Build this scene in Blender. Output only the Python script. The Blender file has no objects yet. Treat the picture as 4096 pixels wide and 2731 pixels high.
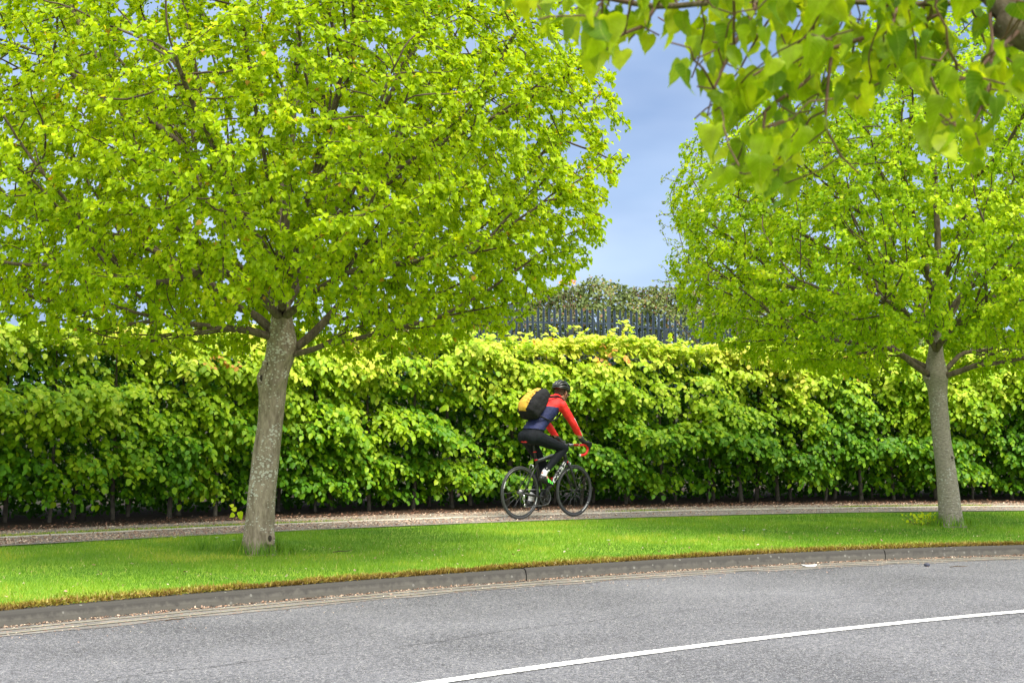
import bpy, bmesh, math, random
import numpy as np
from mathutils import Vector, Matrix, Quaternion

# ------------------------------------------------------------------ camera, sky, sun, exposure
scene = bpy.context.scene
C = scene.collection
FPX = 6000.0
PITCH = math.atan(346.0 / FPX)
CAMZ = 1.35
cam_d = bpy.data.cameras.new("camera")
cam = bpy.data.objects.new("camera", cam_d); C.objects.link(cam)
cam_d.sensor_width = 36.0
cam_d.lens = 36.0 * FPX / 4096.0
cam_d.clip_start = 0.05; cam_d.clip_end = 3000.0
cam_d.dof.use_dof = True; cam_d.dof.focus_distance = 16.5; cam_d.dof.aperture_fstop = 6.8
cam.location = (0, 0, CAMZ)
cam.rotation_euler = (math.pi / 2 + PITCH, 0, 0)
scene.camera = cam

SUN_EL, SUN_AZ = math.radians(60), math.radians(138)     # azimuth clockwise from +Y (view direction)
world = bpy.data.worlds.new("World"); scene.world = world; world.use_nodes = True
wn = world.node_tree.nodes; wl = world.node_tree.links
wn.clear()
wo = wn.new("ShaderNodeOutputWorld"); bg = wn.new("ShaderNodeBackground")
sky = wn.new("ShaderNodeTexSky"); sky.sky_type = 'NISHITA'; sky.sun_disc = False
sky.sun_elevation = SUN_EL; sky.sun_rotation = SUN_AZ
sky.air_density = 1.0; sky.dust_density = 1.2; sky.ozone_density = 2.0
tc = wn.new("ShaderNodeTexCoord"); mp = wn.new("ShaderNodeMapping"); mp.inputs['Scale'].default_value = (1.6, 1.6, 5.0)
nz = wn.new("ShaderNodeTexNoise"); nz.inputs['Scale'].default_value = 1.5; nz.inputs['Detail'].default_value = 5; nz.inputs['Roughness'].default_value = 0.45
rm = wn.new("ShaderNodeMapRange"); rm.inputs['From Min'].default_value = 0.40; rm.inputs['From Max'].default_value = 0.66
rm.inputs['To Min'].default_value = 0.78; rm.inputs['To Max'].default_value = 0.97
mx = wn.new("ShaderNodeMix"); mx.data_type = 'RGBA'
mx.inputs[7].default_value = (2.4, 3.3, 5.6, 1)          # thin cloud veil
wl.new(tc.outputs['Generated'], mp.inputs['Vector']); wl.new(mp.outputs[0], nz.inputs['Vector'])
wl.new(nz.outputs['Fac'], rm.inputs['Value']); wl.new(rm.outputs[0], mx.inputs[0])
# a dark blue rain-cloud bank lies ahead, bright white cloud overhead and behind
sxyz = wn.new("ShaderNodeSeparateXYZ"); wl.new(tc.outputs['Generated'], sxyz.inputs[0])
k1 = wn.new("ShaderNodeMath"); k1.operation = 'MULTIPLY_ADD'; k1.inputs[1].default_value = -0.55; wl.new(sxyz.outputs['Y'], k1.inputs[0])
k2 = wn.new("ShaderNodeMath"); k2.operation = 'MULTIPLY'; k2.inputs[1].default_value = 0.75; wl.new(sxyz.outputs['Z'], k2.inputs[0]); wl.new(k2.outputs[0], k1.inputs[2])
k3 = wn.new("ShaderNodeMapRange"); k3.interpolation_type = 'SMOOTHSTEP'; k3.inputs['From Min'].default_value = -0.30; k3.inputs['From Max'].default_value = 0.45; wl.new(k1.outputs[0], k3.inputs['Value'])
n2 = wn.new("ShaderNodeTexNoise"); n2.inputs['Scale'].default_value = 2.3; n2.inputs['Detail'].default_value = 4; wl.new(mp.outputs[0], n2.inputs['Vector'])
n2r = wn.new("ShaderNodeMapRange"); n2r.inputs['From Min'].default_value = 0.38; n2r.inputs['From Max'].default_value = 0.64; wl.new(n2.outputs['Fac'], n2r.inputs['Value'])
dk = wn.new("ShaderNodeMix"); dk.data_type = 'RGBA'; dk.inputs[6].default_value = (1.15, 1.68, 2.75, 1); dk.inputs[7].default_value = (2.0, 2.5, 3.5, 1)
wl.new(n2r.outputs[0], dk.inputs[0])
vc = wn.new("ShaderNodeMix"); vc.data_type = 'RGBA'; vc.inputs[7].default_value = (7.6, 7.8, 8.0, 1)
wl.new(k3.outputs[0], vc.inputs[0]); wl.new(dk.outputs[2], vc.inputs[6]); wl.new(vc.outputs[2], mx.inputs[7])
wl.new(sky.outputs[0], mx.inputs[6]); wl.new(mx.outputs[2], bg.inputs['Color'])
bg.inputs['Strength'].default_value = 0.1
wl.new(bg.outputs[0], wo.inputs['Surface'])

sun_d = bpy.data.lights.new("sun", 'SUN'); sun = bpy.data.objects.new("sun", sun_d); C.objects.link(sun)
sun_d.energy = 2.3; sun_d.angle = math.radians(24); sun_d.color = (1.0, 0.93, 0.80)
sd = Vector((math.sin(SUN_AZ) * math.cos(SUN_EL), math.cos(SUN_AZ) * math.cos(SUN_EL), math.sin(SUN_EL)))
sun.rotation_euler = sd.to_track_quat('Z', 'Y').to_euler(); sun.location = (0, 0, 30)

scene.view_settings.view_transform = 'Standard'; scene.view_settings.look = 'None'
scene.view_settings.gamma = 1.0; scene.view_settings.exposure = 1.5
scene.render.engine = 'CYCLES'
scene.cycles.max_bounces = 7; scene.cycles.diffuse_bounces = 4; scene.cycles.transmission_bounces = 4
scene.cycles.glossy_bounces = 2; scene.cycles.use_denoising = True
scene.cycles.sample_clamp_indirect = 6.0

# ------------------------------------------------------------------ projection helpers
CP, SP = math.cos(PITCH), math.sin(PITCH)
def ray(u, v):
    a = (u - 2048.0) / FPX; b = (1365.5 - v) / FPX
    return np.array((a, CP - b * SP, SP + b * CP))
def gp(u, v, z=0.0):
    d = ray(u, v); t = (z - CAMZ) / d[2]
    return np.array((d[0] * t, d[1] * t, z))
def dp(u, v, Y):
    d = ray(u, v); t = Y / d[1]
    return np.array((d[0] * t, Y, CAMZ + d[2] * t))
def project(P):
    P = np.asarray(P, float); x = P[:, 0]; y = P[:, 1]; z = P[:, 2] - CAMZ
    fwd = y * CP + z * SP; up = -y * SP + z * CP
    fwd = np.where(fwd < 0.05, 0.05, fwd)
    return 2048 + FPX * x / fwd, 1365.5 - FPX * up / fwd

# ------------------------------------------------------------------ object helpers
def tag(o, label=None, cat=None, group=None, kind=None):
    if label: o['label'] = label
    if cat: o['category'] = cat
    if group: o['group'] = group
    if kind: o['kind'] = kind
    return o
def empty(name, loc=(0, 0, 0), rz=0.0):
    o = bpy.data.objects.new(name, None); C.objects.link(o)
    o.empty_display_size = 0.2
    o.location = loc; o.rotation_euler = (0, 0, rz); return o
def link(name, me, mats, parent=None):
    o = bpy.data.objects.new(name, me); C.objects.link(o)
    if not isinstance(mats, (list, tuple)): mats = [mats]
    if len(me.materials) == 0:
        for m in mats: me.materials.append(m)
    if parent is not None: o.parent = parent
    return o
def np_mesh(name, V, loops, starts, totals, tint=None, smooth=False):
    me = bpy.data.meshes.new(name)
    me.vertices.add(len(V)); me.vertices.foreach_set('co', np.ascontiguousarray(V, np.float32).ravel())
    me.loops.add(len(loops)); me.loops.foreach_set('vertex_index', np.ascontiguousarray(loops, np.int32))
    me.polygons.add(len(starts)); me.polygons.foreach_set('loop_start', np.ascontiguousarray(starts, np.int32))
    me.polygons.foreach_set('loop_total', np.ascontiguousarray(totals, np.int32))
    if smooth: me.polygons.foreach_set('use_smooth', np.ones(len(starts), bool))
    me.update(calc_edges=True)
    if tint is not None:
        a = me.attributes.new('tint', 'FLOAT', 'POINT'); a.data.foreach_set('value', np.ascontiguousarray(tint, np.float32))
    me.validate()
    return me
class MB:
    """collects shapes, then links them as one mesh object"""
    def __init__(s): s.v = []; s.f = []; s.m = []; s.mi = 0
    def add(s, vs, fs):
        n = len(s.v); s.v += [tuple(map(float, p)) for p in vs]; s.f += [tuple(n + i for i in f) for f in fs]; s.m += [s.mi] * len(fs)
    def box(s, c, size, R=None):
        hx, hy, hz = [q / 2 for q in size]; c = Vector(c)
        vs = [Vector((x, y, z)) for x in (-hx, hx) for y in (-hy, hy) for z in (-hz, hz)]
        if R is not None: vs = [R @ p for p in vs]
        s.add([p + c for p in vs], [(0, 1, 3, 2), (4, 6, 7, 5), (0, 4, 5, 1), (2, 3, 7, 6), (0, 2, 6, 4), (1, 5, 7, 3)])
    def tube(s, pts, rad, n=8, cap=True, flat=1.0):
        pts = [Vector(p) for p in pts]
        if not hasattr(rad, '__len__'): rad = [rad] * len(pts)
        t = (pts[1] - pts[0]).normalized()
        up = Vector((0, 0, 1)) if abs(t.z) < 0.9 else Vector((0, 1, 0))
        a = t.cross(up).normalized(); b = a.cross(t)
        vs = []
        for i, p in enumerate(pts):
            if i == 0: tt = pts[1] - pts[0]
            elif i == len(pts) - 1: tt = pts[-1] - pts[-2]
            else: tt = pts[i + 1] - pts[i - 1]
            tt.normalize(); a = (a - tt * a.dot(tt)).normalized(); b = tt.cross(a)
            for k in range(n):
                th = 2 * math.pi * k / n
                vs.append(p + (a * math.cos(th) * flat + b * math.sin(th)) * rad[i])
        fs = [(i * n + k, i * n + (k + 1) % n, (i + 1) * n + (k + 1) % n, (i + 1) * n + k) for i in range(len(pts) - 1) for k in range(n)]
        if cap: fs += [tuple(range(n))[::-1], tuple((len(pts) - 1) * n + k for k in range(n))]
        s.add(vs, fs)
    def torus(s, c, R, r, n=64, m=10, rz=None):   # in xz plane, rz = radial half-thickness
        c = Vector(c); rz = rz or r; vs = []
        for i in range(n):
            a = 2 * math.pi * i / n; d = Vector((math.cos(a), 0, math.sin(a)))
            for k in range(m):
                b = 2 * math.pi * k / m
                vs.append(c + d * (R + rz * math.cos(b)) + Vector((0, r * math.sin(b), 0)))
        s.add(vs, [(i * m + k, i * m + (k + 1) % m, ((i + 1) % n) * m + (k + 1) % m, ((i + 1) % n) * m + k) for i in range(n) for k in range(m)])
    def disc(s, c, R, hy, n=32, r0=0.0):           # washer in xz plane, thickness 2*hy
        c = Vector(c); vs = []
        for yy in (-hy, hy):
            for rr in (r0, R):
                for i in range(n):
                    a = 2 * math.pi * i / n; vs.append(c + Vector((rr * math.cos(a), yy, rr * math.sin(a))))
        fs = []
        for i in range(n):
            j = (i + 1) % n
            fs += [(i, n + i, n + j, j), (2 * n + i, 2 * n + j, 3 * n + j, 3 * n + i), (n + i, 3 * n + i, 3 * n + j, n + j)]
            if r0 > 0: fs.append((i, j, 2 * n + j, 2 * n + i))
        s.add(vs, fs)
    def ellipsoid(s, c, r, n=16, m=10, R=None):
        vs = []; c = Vector(c)
        for j in range(m + 1):
            th = math.pi * j / m
            for i in range(n):
                a = 2 * math.pi * i / n
                p = Vector((r[0] * math.sin(th) * math.cos(a), r[1] * math.sin(th) * math.sin(a), r[2] * math.cos(th)))
                vs.append(c + (R @ p if R is not None else p))
        s.add(vs, [(j * n + i, (j + 1) * n + i, (j + 1) * n + (i + 1) % n, j * n + (i + 1) % n) for j in range(m) for i in range(n)])
    def mesh(s, name, smooth=True):
        me = bpy.data.meshes.new(name); me.from_pydata(s.v, [], s.f)
        if smooth: me.polygons.foreach_set('use_smooth', [True] * len(s.f))
        me.polygons.foreach_set('material_index', s.m)
        me.update(); return me
    def build(s, name, mats, parent=None, smooth=True, bevel=0.0):
        o = link(name, s.mesh(name, smooth), mats, parent)
        if bevel:
            b = o.modifiers.new('bevel', 'BEVEL'); b.width = bevel; b.segments = 2; b.limit_method = 'ANGLE'
        return o

# ------------------------------------------------------------------ materials
def mat(name):
    m = bpy.data.materials.new(name); m.use_nodes = True
    nt = m.node_tree; b = nt.nodes['Principled BSDF']; return m, nt.nodes, nt.links, b
def simple(name, col, rough=0.6, metal=0.0, spec=0.5, noise=0.0, nscale=30, bump=0.0):
    m, n, l, b = mat(name)
    b.inputs['Base Color'].default_value = (*col, 1); b.inputs['Roughness'].default_value = rough
    b.inputs['Metallic'].default_value = metal; b.inputs['Specular IOR Level'].default_value = spec
    if noise or bump:
        g = n.new('ShaderNodeTexCoord'); t = n.new('ShaderNodeTexNoise'); t.inputs['Scale'].default_value = nscale; t.inputs['Detail'].default_value = 5
        l.new(g.outputs['Object'], t.inputs['Vector'])
        if noise:
            r = n.new('ShaderNodeMapRange'); r.inputs['From Min'].default_value = 0.3; r.inputs['From Max'].default_value = 0.7
            r.inputs['To Min'].default_value = 1 - noise; r.inputs['To Max'].default_value = 1 + noise
            x = n.new('ShaderNodeVectorMath'); x.operation = 'SCALE'; x.inputs[0].default_value = col
            l.new(t.outputs['Fac'], r.inputs['Value']); l.new(r.outputs[0], x.inputs['Scale']); l.new(x.outputs[0], b.inputs['Base Color'])
        if bump:
            bp = n.new('ShaderNodeBump'); bp.inputs['Strength'].default_value = bump; bp.inputs['Distance'].default_value = 0.01
            l.new(t.outputs['Fac'], bp.inputs['Height']); l.new(bp.outputs[0], b.inputs['Normal'])
    return m
def leaf_mat(name, stops, trans=0.4, rough=0.45, spec=0.4, transcol=None):
    """tint attribute 0..1 picks the leaf's own colour"""
    m, n, l, b = mat(name)
    at = n.new('ShaderNodeAttribute'); at.attribute_name = 'tint'
    cr = n.new('ShaderNodeValToRGB'); e = cr.color_ramp.elements
    e[0].position = stops[0][0]; e[0].color = (*stops[0][1], 1); e[1].position = stops[-1][0]; e[1].color = (*stops[-1][1], 1)
    for p, c in stops[1:-1]:
        q = e.new(p); q.color = (*c, 1)
    l.new(at.outputs['Fac'], cr.inputs['Fac']); l.new(cr.outputs[0], b.inputs['Base Color'])
    b.inputs['Roughness'].default_value = rough; b.inputs['Specular IOR Level'].default_value = spec
    tr = n.new('ShaderNodeBsdfTranslucent'); mxs = n.new('ShaderNodeMixShader'); mxs.inputs[0].default_value = trans
    tm = n.new('ShaderNodeVectorMath'); tm.operation = 'MULTIPLY'; tm.inputs[1].default_value = transcol or (1.35, 1.25, 0.6)
    l.new(cr.outputs[0], tm.inputs[0]); l.new(tm.outputs[0], tr.inputs['Color'])
    l.new(b.outputs[0], mxs.inputs[1]); l.new(tr.outputs[0], mxs.inputs[2])
    l.new(mxs.outputs[0], n['Material Output'].inputs['Surface'])
    return m
def add_veins(m):
    n = m.node_tree.nodes; l = m.node_tree.links; b = n['Principled BSDF']
    at = n.new('ShaderNodeAttribute'); at.attribute_name = 'leafpos'; s = n.new('ShaderNodeSeparateXYZ'); l.new(at.outputs['Vector'], s.inputs[0])
    def mth(op, a, b_=None, c=None):
        q = n.new('ShaderNodeMath'); q.operation = op
        for i, v in enumerate((a, b_, c)):
            if v is None: continue
            if isinstance(v, (int, float)): q.inputs[i].default_value = v
            else: l.new(v, q.inputs[i])
        return q.outputs[0]
    ax = mth('ABSOLUTE', s.outputs['X'])
    mid = mth('LESS_THAN', ax, 0.012)
    ph = mth('MULTIPLY_ADD', s.outputs['Y'], 7.0, mth('MULTIPLY', ax, -6.0))
    side = mth('LESS_THAN', mth('ABSOLUTE', mth('SUBTRACT', mth('FRACT', ph), 0.5)), 0.07)
    vn = mth('MAXIMUM', mid, mth('MULTIPLY', side, 0.55))
    cr = [q for q in n if q.type == 'VALTORGB'][0]
    mx = n.new('ShaderNodeMix'); mx.data_type = 'RGBA'; mx.inputs[7].default_value = (0.55, 0.62, 0.12, 1); l.new(mth('MULTIPLY', vn, 0.45), mx.inputs[0]); l.new(cr.outputs[0], mx.inputs[6])
    # slow mottling of the blade
    g = n.new('ShaderNodeNewGeometry'); t = n.new('ShaderNodeTexNoise'); t.inputs['Scale'].default_value = 35; t.inputs['Detail'].default_value = 4; l.new(g.outputs['Position'], t.inputs['Vector'])
    r = n.new('ShaderNodeMapRange'); r.inputs['From Min'].default_value = .3; r.inputs['From Max'].default_value = .7; r.inputs['To Min'].default_value = .72; r.inputs['To Max'].default_value = 1.15; l.new(t.outputs['Fac'], r.inputs['Value'])
    sc = n.new('ShaderNodeVectorMath'); sc.operation = 'SCALE'; l.new(mx.outputs[2], sc.inputs[0]); l.new(r.outputs[0], sc.inputs['Scale'])
    tm = [q for q in n if q.type == 'VECT_MATH' and q.operation == 'MULTIPLY'][0]
    l.new(sc.outputs[0], b.inputs['Base Color']); l.new(sc.outputs[0], tm.inputs[0])
    bp = n.new('ShaderNodeBump'); bp.inputs['Strength'].default_value = .6; bp.inputs['Distance'].default_value = .002; l.new(vn, bp.inputs['Height']); l.new(bp.outputs[0], b.inputs['Normal'])
def bark_mat(name, base, dark, lichen, lich_amt=0.5, scale=1.0, vscale=0.35):
    m, n, l, b = mat(name)
    g = n.new('ShaderNodeTexCoord'); mp_ = n.new('ShaderNodeMapping'); mp_.inputs['Scale'].default_value = (1, 1, vscale)
    l.new(g.outputs['Object'], mp_.inputs['Vector'])
    t1 = n.new('ShaderNodeTexNoise'); t1.inputs['Scale'].default_value = 26 * scale; t1.inputs['Detail'].default_value = 7; t1.inputs['Roughness'].default_value = 0.65
    l.new(mp_.outputs[0], t1.inputs['Vector'])
    c1 = n.new('ShaderNodeValToRGB'); c1.color_ramp.elements[0].position = 0.32; c1.color_ramp.elements[1].position = 0.66
    c1.color_ramp.elements[0].color = (*dark, 1); c1.color_ramp.elements[1].color = (*base, 1)
    l.new(t1.outputs['Fac'], c1.inputs['Fac'])
    mp2 = n.new('ShaderNodeMapping'); mp2.inputs['Scale'].default_value = (1, 1, 1.5); l.new(g.outputs['Object'], mp2.inputs['Vector'])
    dn = n.new('ShaderNodeTexNoise'); dn.inputs['Scale'].default_value = 30; l.new(mp2.outputs[0], dn.inputs['Vector'])
    ad = n.new('ShaderNodeVectorMath'); ad.operation = 'MULTIPLY_ADD'; ad.inputs[1].default_value = (0.03,) * 3
    l.new(dn.outputs['Color'], ad.inputs[0]); l.new(mp2.outputs[0], ad.inputs[2])
    v = n.new('ShaderNodeTexVoronoi'); v.inputs['Scale'].default_value = 30 * scale; l.new(ad.outputs[0], v.inputs['Vector'])
    t3 = n.new('ShaderNodeTexNoise'); t3.inputs['Scale'].default_value = 5 * scale; t3.inputs['Detail'].default_value = 3; l.new(g.outputs['Object'], t3.inputs['Vector'])
    # lichen where voronoi distance is small and the patch noise is high
    m1 = n.new('ShaderNodeMapRange'); m1.inputs['From Min'].default_value = 0.42; m1.inputs['From Max'].default_value = 0.62
    m1.inputs['To Min'].default_value = 0.08; m1.inputs['To Max'].default_value = 0.5 * lich_amt + 0.15
    l.new(t3.outputs['Fac'], m1.inputs['Value'])
    lt = n.new('ShaderNodeMath'); lt.operation = 'LESS_THAN'; l.new(v.outputs['Distance'], lt.inputs[0]); l.new(m1.outputs[0], lt.inputs[1])
    ml = n.new('ShaderNodeMath'); ml.operation = 'MULTIPLY'; ml.inputs[1].default_value = 0.7; l.new(lt.outputs[0], ml.inputs[0])
    mixc = n.new('ShaderNodeMix'); mixc.data_type = 'RGBA'; mixc.inputs[7].default_value = (*lichen, 1)
    l.new(ml.outputs[0], mixc.inputs[0]); l.new(c1.outputs[0], mixc.inputs[6]); l.new(mixc.outputs[2], b.inputs['Base Color'])
    b.inputs['Roughness'].default_value = 0.9; b.inputs['Specular IOR Level'].default_value = 0.2
    bp = n.new('ShaderNodeBump'); bp.inputs['Strength'].default_value = 1.0; bp.inputs['Distance'].default_value = 0.018
    l.new(t1.outputs['Fac'], bp.inputs['Height']); l.new(bp.outputs[0], b.inputs['Normal'])
    return m
def ground_mat(name, stops, scales, weights, rough=0.9, bump=0.5, bdist=0.01, speck=None):
    """several noises added, ramp to colours; optional light specks"""
    m, n, l, b = mat(name)
    g = n.new('ShaderNodeNewGeometry'); acc = None
    first = None
    for sc, w in zip(scales, weights):
        t = n.new('ShaderNodeTexNoise'); t.inputs['Scale'].default_value = sc; t.inputs['Detail'].default_value = 4; t.inputs['Roughness'].default_value = 0.6
        l.new(g.outputs['Position'], t.inputs['Vector'])
        k = n.new('ShaderNodeMath'); k.operation = 'MULTIPLY_ADD'; k.inputs[1].default_value = w
        l.new(t.outputs['Fac'], k.inputs[0])
        if acc is None: k.inputs[2].default_value = 0.0
        else: l.new(acc.outputs[0], k.inputs[2])
        acc = k
        if first is None: first = t
    cr = n.new('ShaderNodeValToRGB'); e = cr.color_ramp.elements
    e[0].position = stops[0][0]; e[0].color = (*stops[0][1], 1); e[1].position = stops[-1][0]; e[1].color = (*stops[-1][1], 1)
    for p, c in stops[1:-1]:
        q = e.new(p); q.color = (*c, 1)
    l.new(acc.outputs[0], cr.inputs['Fac'])
    out = cr.outputs[0]
    if speck:
        for (sc, thr, col, amt) in speck:
            v = n.new('ShaderNodeTexVoronoi'); v.inputs['Scale'].default_value = sc; l.new(g.outputs['Position'], v.inputs['Vector'])
            sp = n.new('ShaderNodeSeparateColor'); l.new(v.outputs['Color'], sp.inputs[0])
            gt = n.new('ShaderNodeMath'); gt.operation = 'GREATER_THAN'; gt.inputs[1].default_value = thr; l.new(sp.outputs[0], gt.inputs[0])
            am = n.new('ShaderNodeMath'); am.operation = 'MULTIPLY'; am.inputs[1].default_value = amt; l.new(gt.outputs[0], am.inputs[0])
            mc = n.new('ShaderNodeMix'); mc.data_type = 'RGBA'; mc.inputs[7].default_value = (*col, 1)
            l.new(am.outputs[0], mc.inputs[0]); l.new(out, mc.inputs[6]); out = mc.outputs[2]
    l.new(out, b.inputs['Base Color'])
    b.inputs['Roughness'].default_value = rough; b.inputs['Specular IOR Level'].default_value = 0.25
    if bump:
        bp = n.new('ShaderNodeBump'); bp.inputs['Strength'].default_value = bump; bp.inputs['Distance'].default_value = bdist
        l.new(acc.outputs[0], bp.inputs['Height']); l.new(bp.outputs[0], b.inputs['Normal'])
    return m

M = {}
M['asphalt'] = ground_mat('asphalt', [(0.42, (0.034, 0.034, 0.038)), (0.50, (0.118, 0.119, 0.132)), (0.59, (0.225, 0.226, 0.246))],
                          (120, 26, 0.45), (0.58, 0.25, 0.17), bump=0.8, bdist=0.010,
                          speck=[(120, 0.90, (0.42, 0.41, 0.40), 0.55), (80, 0.92, (0.03, 0.03, 0.032), 0.7)])
M['path'] = ground_mat('path_asphalt', [(0.38, (0.15, 0.135, 0.12)), (0.6, (0.30, 0.27, 0.24))], (60, 9), (0.6, 0.4), bump=0.5,
                       speck=[(45, 0.86, (0.42, 0.30, 0.22), 0.6)])
M['path_far'] = ground_mat('footway_concrete', [(0.35, (0.17, 0.15, 0.125)), (0.62, (0.34, 0.305, 0.255))], (40, 4), (0.5, 0.5), bump=0.5,
                       speck=[(40, 0.88, (0.40, 0.24, 0.16), 0.6)])
M['edging'] = ground_mat('edging_concrete', [(0.35, (0.30, 0.27, 0.22)), (0.62, (0.48, 0.44, 0.36))], (30, 3), (0.5, 0.5), bump=0.3)
M['soil'] = ground_mat('soil', [(0.35, (0.018, 0.012, 0.008)), (0.62, (0.06, 0.036, 0.023))], (30, 5), (0.5, 0.5), bump=0.8)  # brown soil, darkened further for the shade under and behind the hedge
M['turf'] = ground_mat('turf', [(0.38, (0.09, 0.20, 0.012)), (0.5, (0.16, 0.30, 0.016)), (0.62, (0.26, 0.38, 0.025))], (45, 1.2), (0.55, 0.45), bump=0.7)
M['bank'] = ground_mat('bank', [(0.38, (0.015, 0.016, 0.007)), (0.62, (0.045, 0.042, 0.018))], (12, 1.2), (0.5, 0.5), bump=0.6)  # bank ground, its colour darkened to carry the shade behind the hedge
M['white_line'] = ground_mat('road_paint_white', [(0.37, (0.30, 0.30, 0.29)), (0.43, (0.80, 0.80, 0.78))], (60, 6), (0.6, 0.4), bump=0.3, rough=0.6)
M['yellow_line'] = ground_mat('road_paint_faded_yellow', [(0.40, (0.17, 0.16, 0.14)), (0.60, (0.34, 0.315, 0.235))], (50, 4), (0.5, 0.5), bump=0.3, rough=0.8)
M['kerbdust'] = ground_mat('gutter_dust', [(0.38, (0.11, 0.105, 0.10)), (0.62, (0.235, 0.222, 0.205))], (60, 3), (0.5, 0.5), bump=0.5,
                       speck=[(60, 0.93, (0.34, 0.17, 0.10), 0.7)])
M['bark'] = bark_mat('grey_bark', (0.37, 0.305, 0.225), (0.15, 0.115, 0.08), (0.58, 0.58, 0.50), 0.6)
M['bark2'] = bark_mat('ringed_grey_bark', (0.37, 0.33, 0.27), (0.19, 0.165, 0.13), (0.55, 0.55, 0.50), 0.35, vscale=2.2)
M['limb'] = bark_mat('dark_limb_bark', (0.19, 0.15, 0.105), (0.07, 0.055, 0.037), (0.2, 0.2, 0.15), 0.2)
M['twig'] = simple('twig_bark', (0.07, 0.045, 0.025), 0.8, noise=0.3)
M['redtwig'] = simple('brown_twig_bark', (0.11, 0.055, 0.03), 0.7, noise=0.3)
M['stem'] = simple('hedge_stem_bark', (0.075, 0.065, 0.05), 0.9, noise=0.4, nscale=20)
M['linden'] = leaf_mat('young_linden_leaf', [(0.0, (0.20, 0.35, 0.004)), (0.35, (0.37, 0.54, 0.006)), (0.7, (0.53, 0.67, 0.010)), (0.93, (0.74, 0.80, 0.05)), (1.0, (0.60, 0.36, 0.05))], trans=0.52, spec=0.2, transcol=(1.3, 1.15, 0.4))
M['linden2'] = leaf_mat('linden_leaf_right', [(0.0, (0.18, 0.35, 0.004)), (0.35, (0.34, 0.53, 0.006)), (0.7, (0.50, 0.65, 0.010)), (1.0, (0.72, 0.79, 0.05))], trans=0.52, spec=0.2, transcol=(1.3, 1.15, 0.4))
M['lindenF'] = leaf_mat('linden_leaf_near', [(0.0, (0.11, 0.23, 0.006)), (0.45, (0.29, 0.45, 0.008)), (1.0, (0.50, 0.62, 0.02))], trans=0.62, spec=0.25, transcol=(1.45, 1.25, 0.35))
add_veins(M['lindenF'])
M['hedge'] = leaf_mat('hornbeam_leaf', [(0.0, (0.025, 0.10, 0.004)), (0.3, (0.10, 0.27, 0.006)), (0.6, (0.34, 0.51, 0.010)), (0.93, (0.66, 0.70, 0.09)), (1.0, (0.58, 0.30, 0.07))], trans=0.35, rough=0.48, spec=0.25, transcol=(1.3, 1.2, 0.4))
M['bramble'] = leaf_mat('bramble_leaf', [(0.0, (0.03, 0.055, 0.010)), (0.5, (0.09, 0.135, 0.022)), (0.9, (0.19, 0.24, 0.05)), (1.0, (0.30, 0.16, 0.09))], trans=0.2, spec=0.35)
M['bud'] = leaf_mat('budding_leaf', [(0.0, (0.15, 0.25, 0.03)), (1.0, (0.38, 0.45, 0.10))], trans=0.3)
M['orange'] = leaf_mat('orange_blossom', [(0.0, (0.7, 0.25, 0.03)), (1.0, (0.85, 0.42, 0.06))], trans=0.3)
M['grass'] = leaf_mat('grass_blade', [(0.0, (0.065, 0.17, 0.012)), (0.4, (0.14, 0.29, 0.016)), (0.75, (0.24, 0.39, 0.024)), (0.95, (0.52, 0.52, 0.07)), (1.0, (0.60, 0.50, 0.22))], trans=0.3, rough=0.5, spec=0.3)
M['moss'] = leaf_mat('dry_moss', [(0.0, (0.13, 0.08, 0.012)), (0.35, (0.27, 0.18, 0.03)), (0.6, (0.34, 0.30, 0.04)), (1.0, (0.24, 0.34, 0.03))], trans=0.1)
M['litter'] = leaf_mat('bud_scale_litter', [(0.0, (0.10, 0.045, 0.028)), (0.35, (0.26, 0.13, 0.08)), (0.6, (0.52, 0.34, 0.24)), (1.0, (0.70, 0.58, 0.44))], trans=0.1, transcol=(1, 1, 1))
M['daisy'] = simple('white_petal', (0.75, 0.72, 0.74), 0.6)
M['fence'] = simple('blue_grey_powder_coat', (0.034, 0.055, 0.078), 0.45, noise=0.1, nscale=6)
M['fence_dark'] = simple('shaded_fence_coat', (0.02, 0.032, 0.038), 0.5, noise=0.1, nscale=6)  # darker than the other fence: its shade side is put into the colour

rng = np.random.default_rng(11)
random.seed(5)

# ------------------------------------------------------------------ smooth noise (value noise) for world-space fields
_T = np.random.default_rng(3).random((64, 64, 64)).astype(np.float32)
def vnoise(P, s):
    Q = np.asarray(P, float) * s; i = np.floor(Q).astype(int); f = Q - i; f = f * f * (3 - 2 * f); i &= 63; j = (i + 1) & 63
    def T(a, b, c): return _T[a, b, c]
    x0, y0, z0 = i.T; x1, y1, z1 = j.T; fx, fy, fz = f.T
    c00 = T(x0, y0, z0) * (1 - fx) + T(x1, y0, z0) * fx; c10 = T(x0, y1, z0) * (1 - fx) + T(x1, y1, z0) * fx
    c01 = T(x0, y0, z1) * (1 - fx) + T(x1, y0, z1) * fx; c11 = T(x0, y1, z1) * (1 - fx) + T(x1, y1, z1) * fx
    return (c00 * (1 - fy) + c10 * fy) * (1 - fz) + (c01 * (1 - fy) + c11 * fy) * fz

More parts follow.
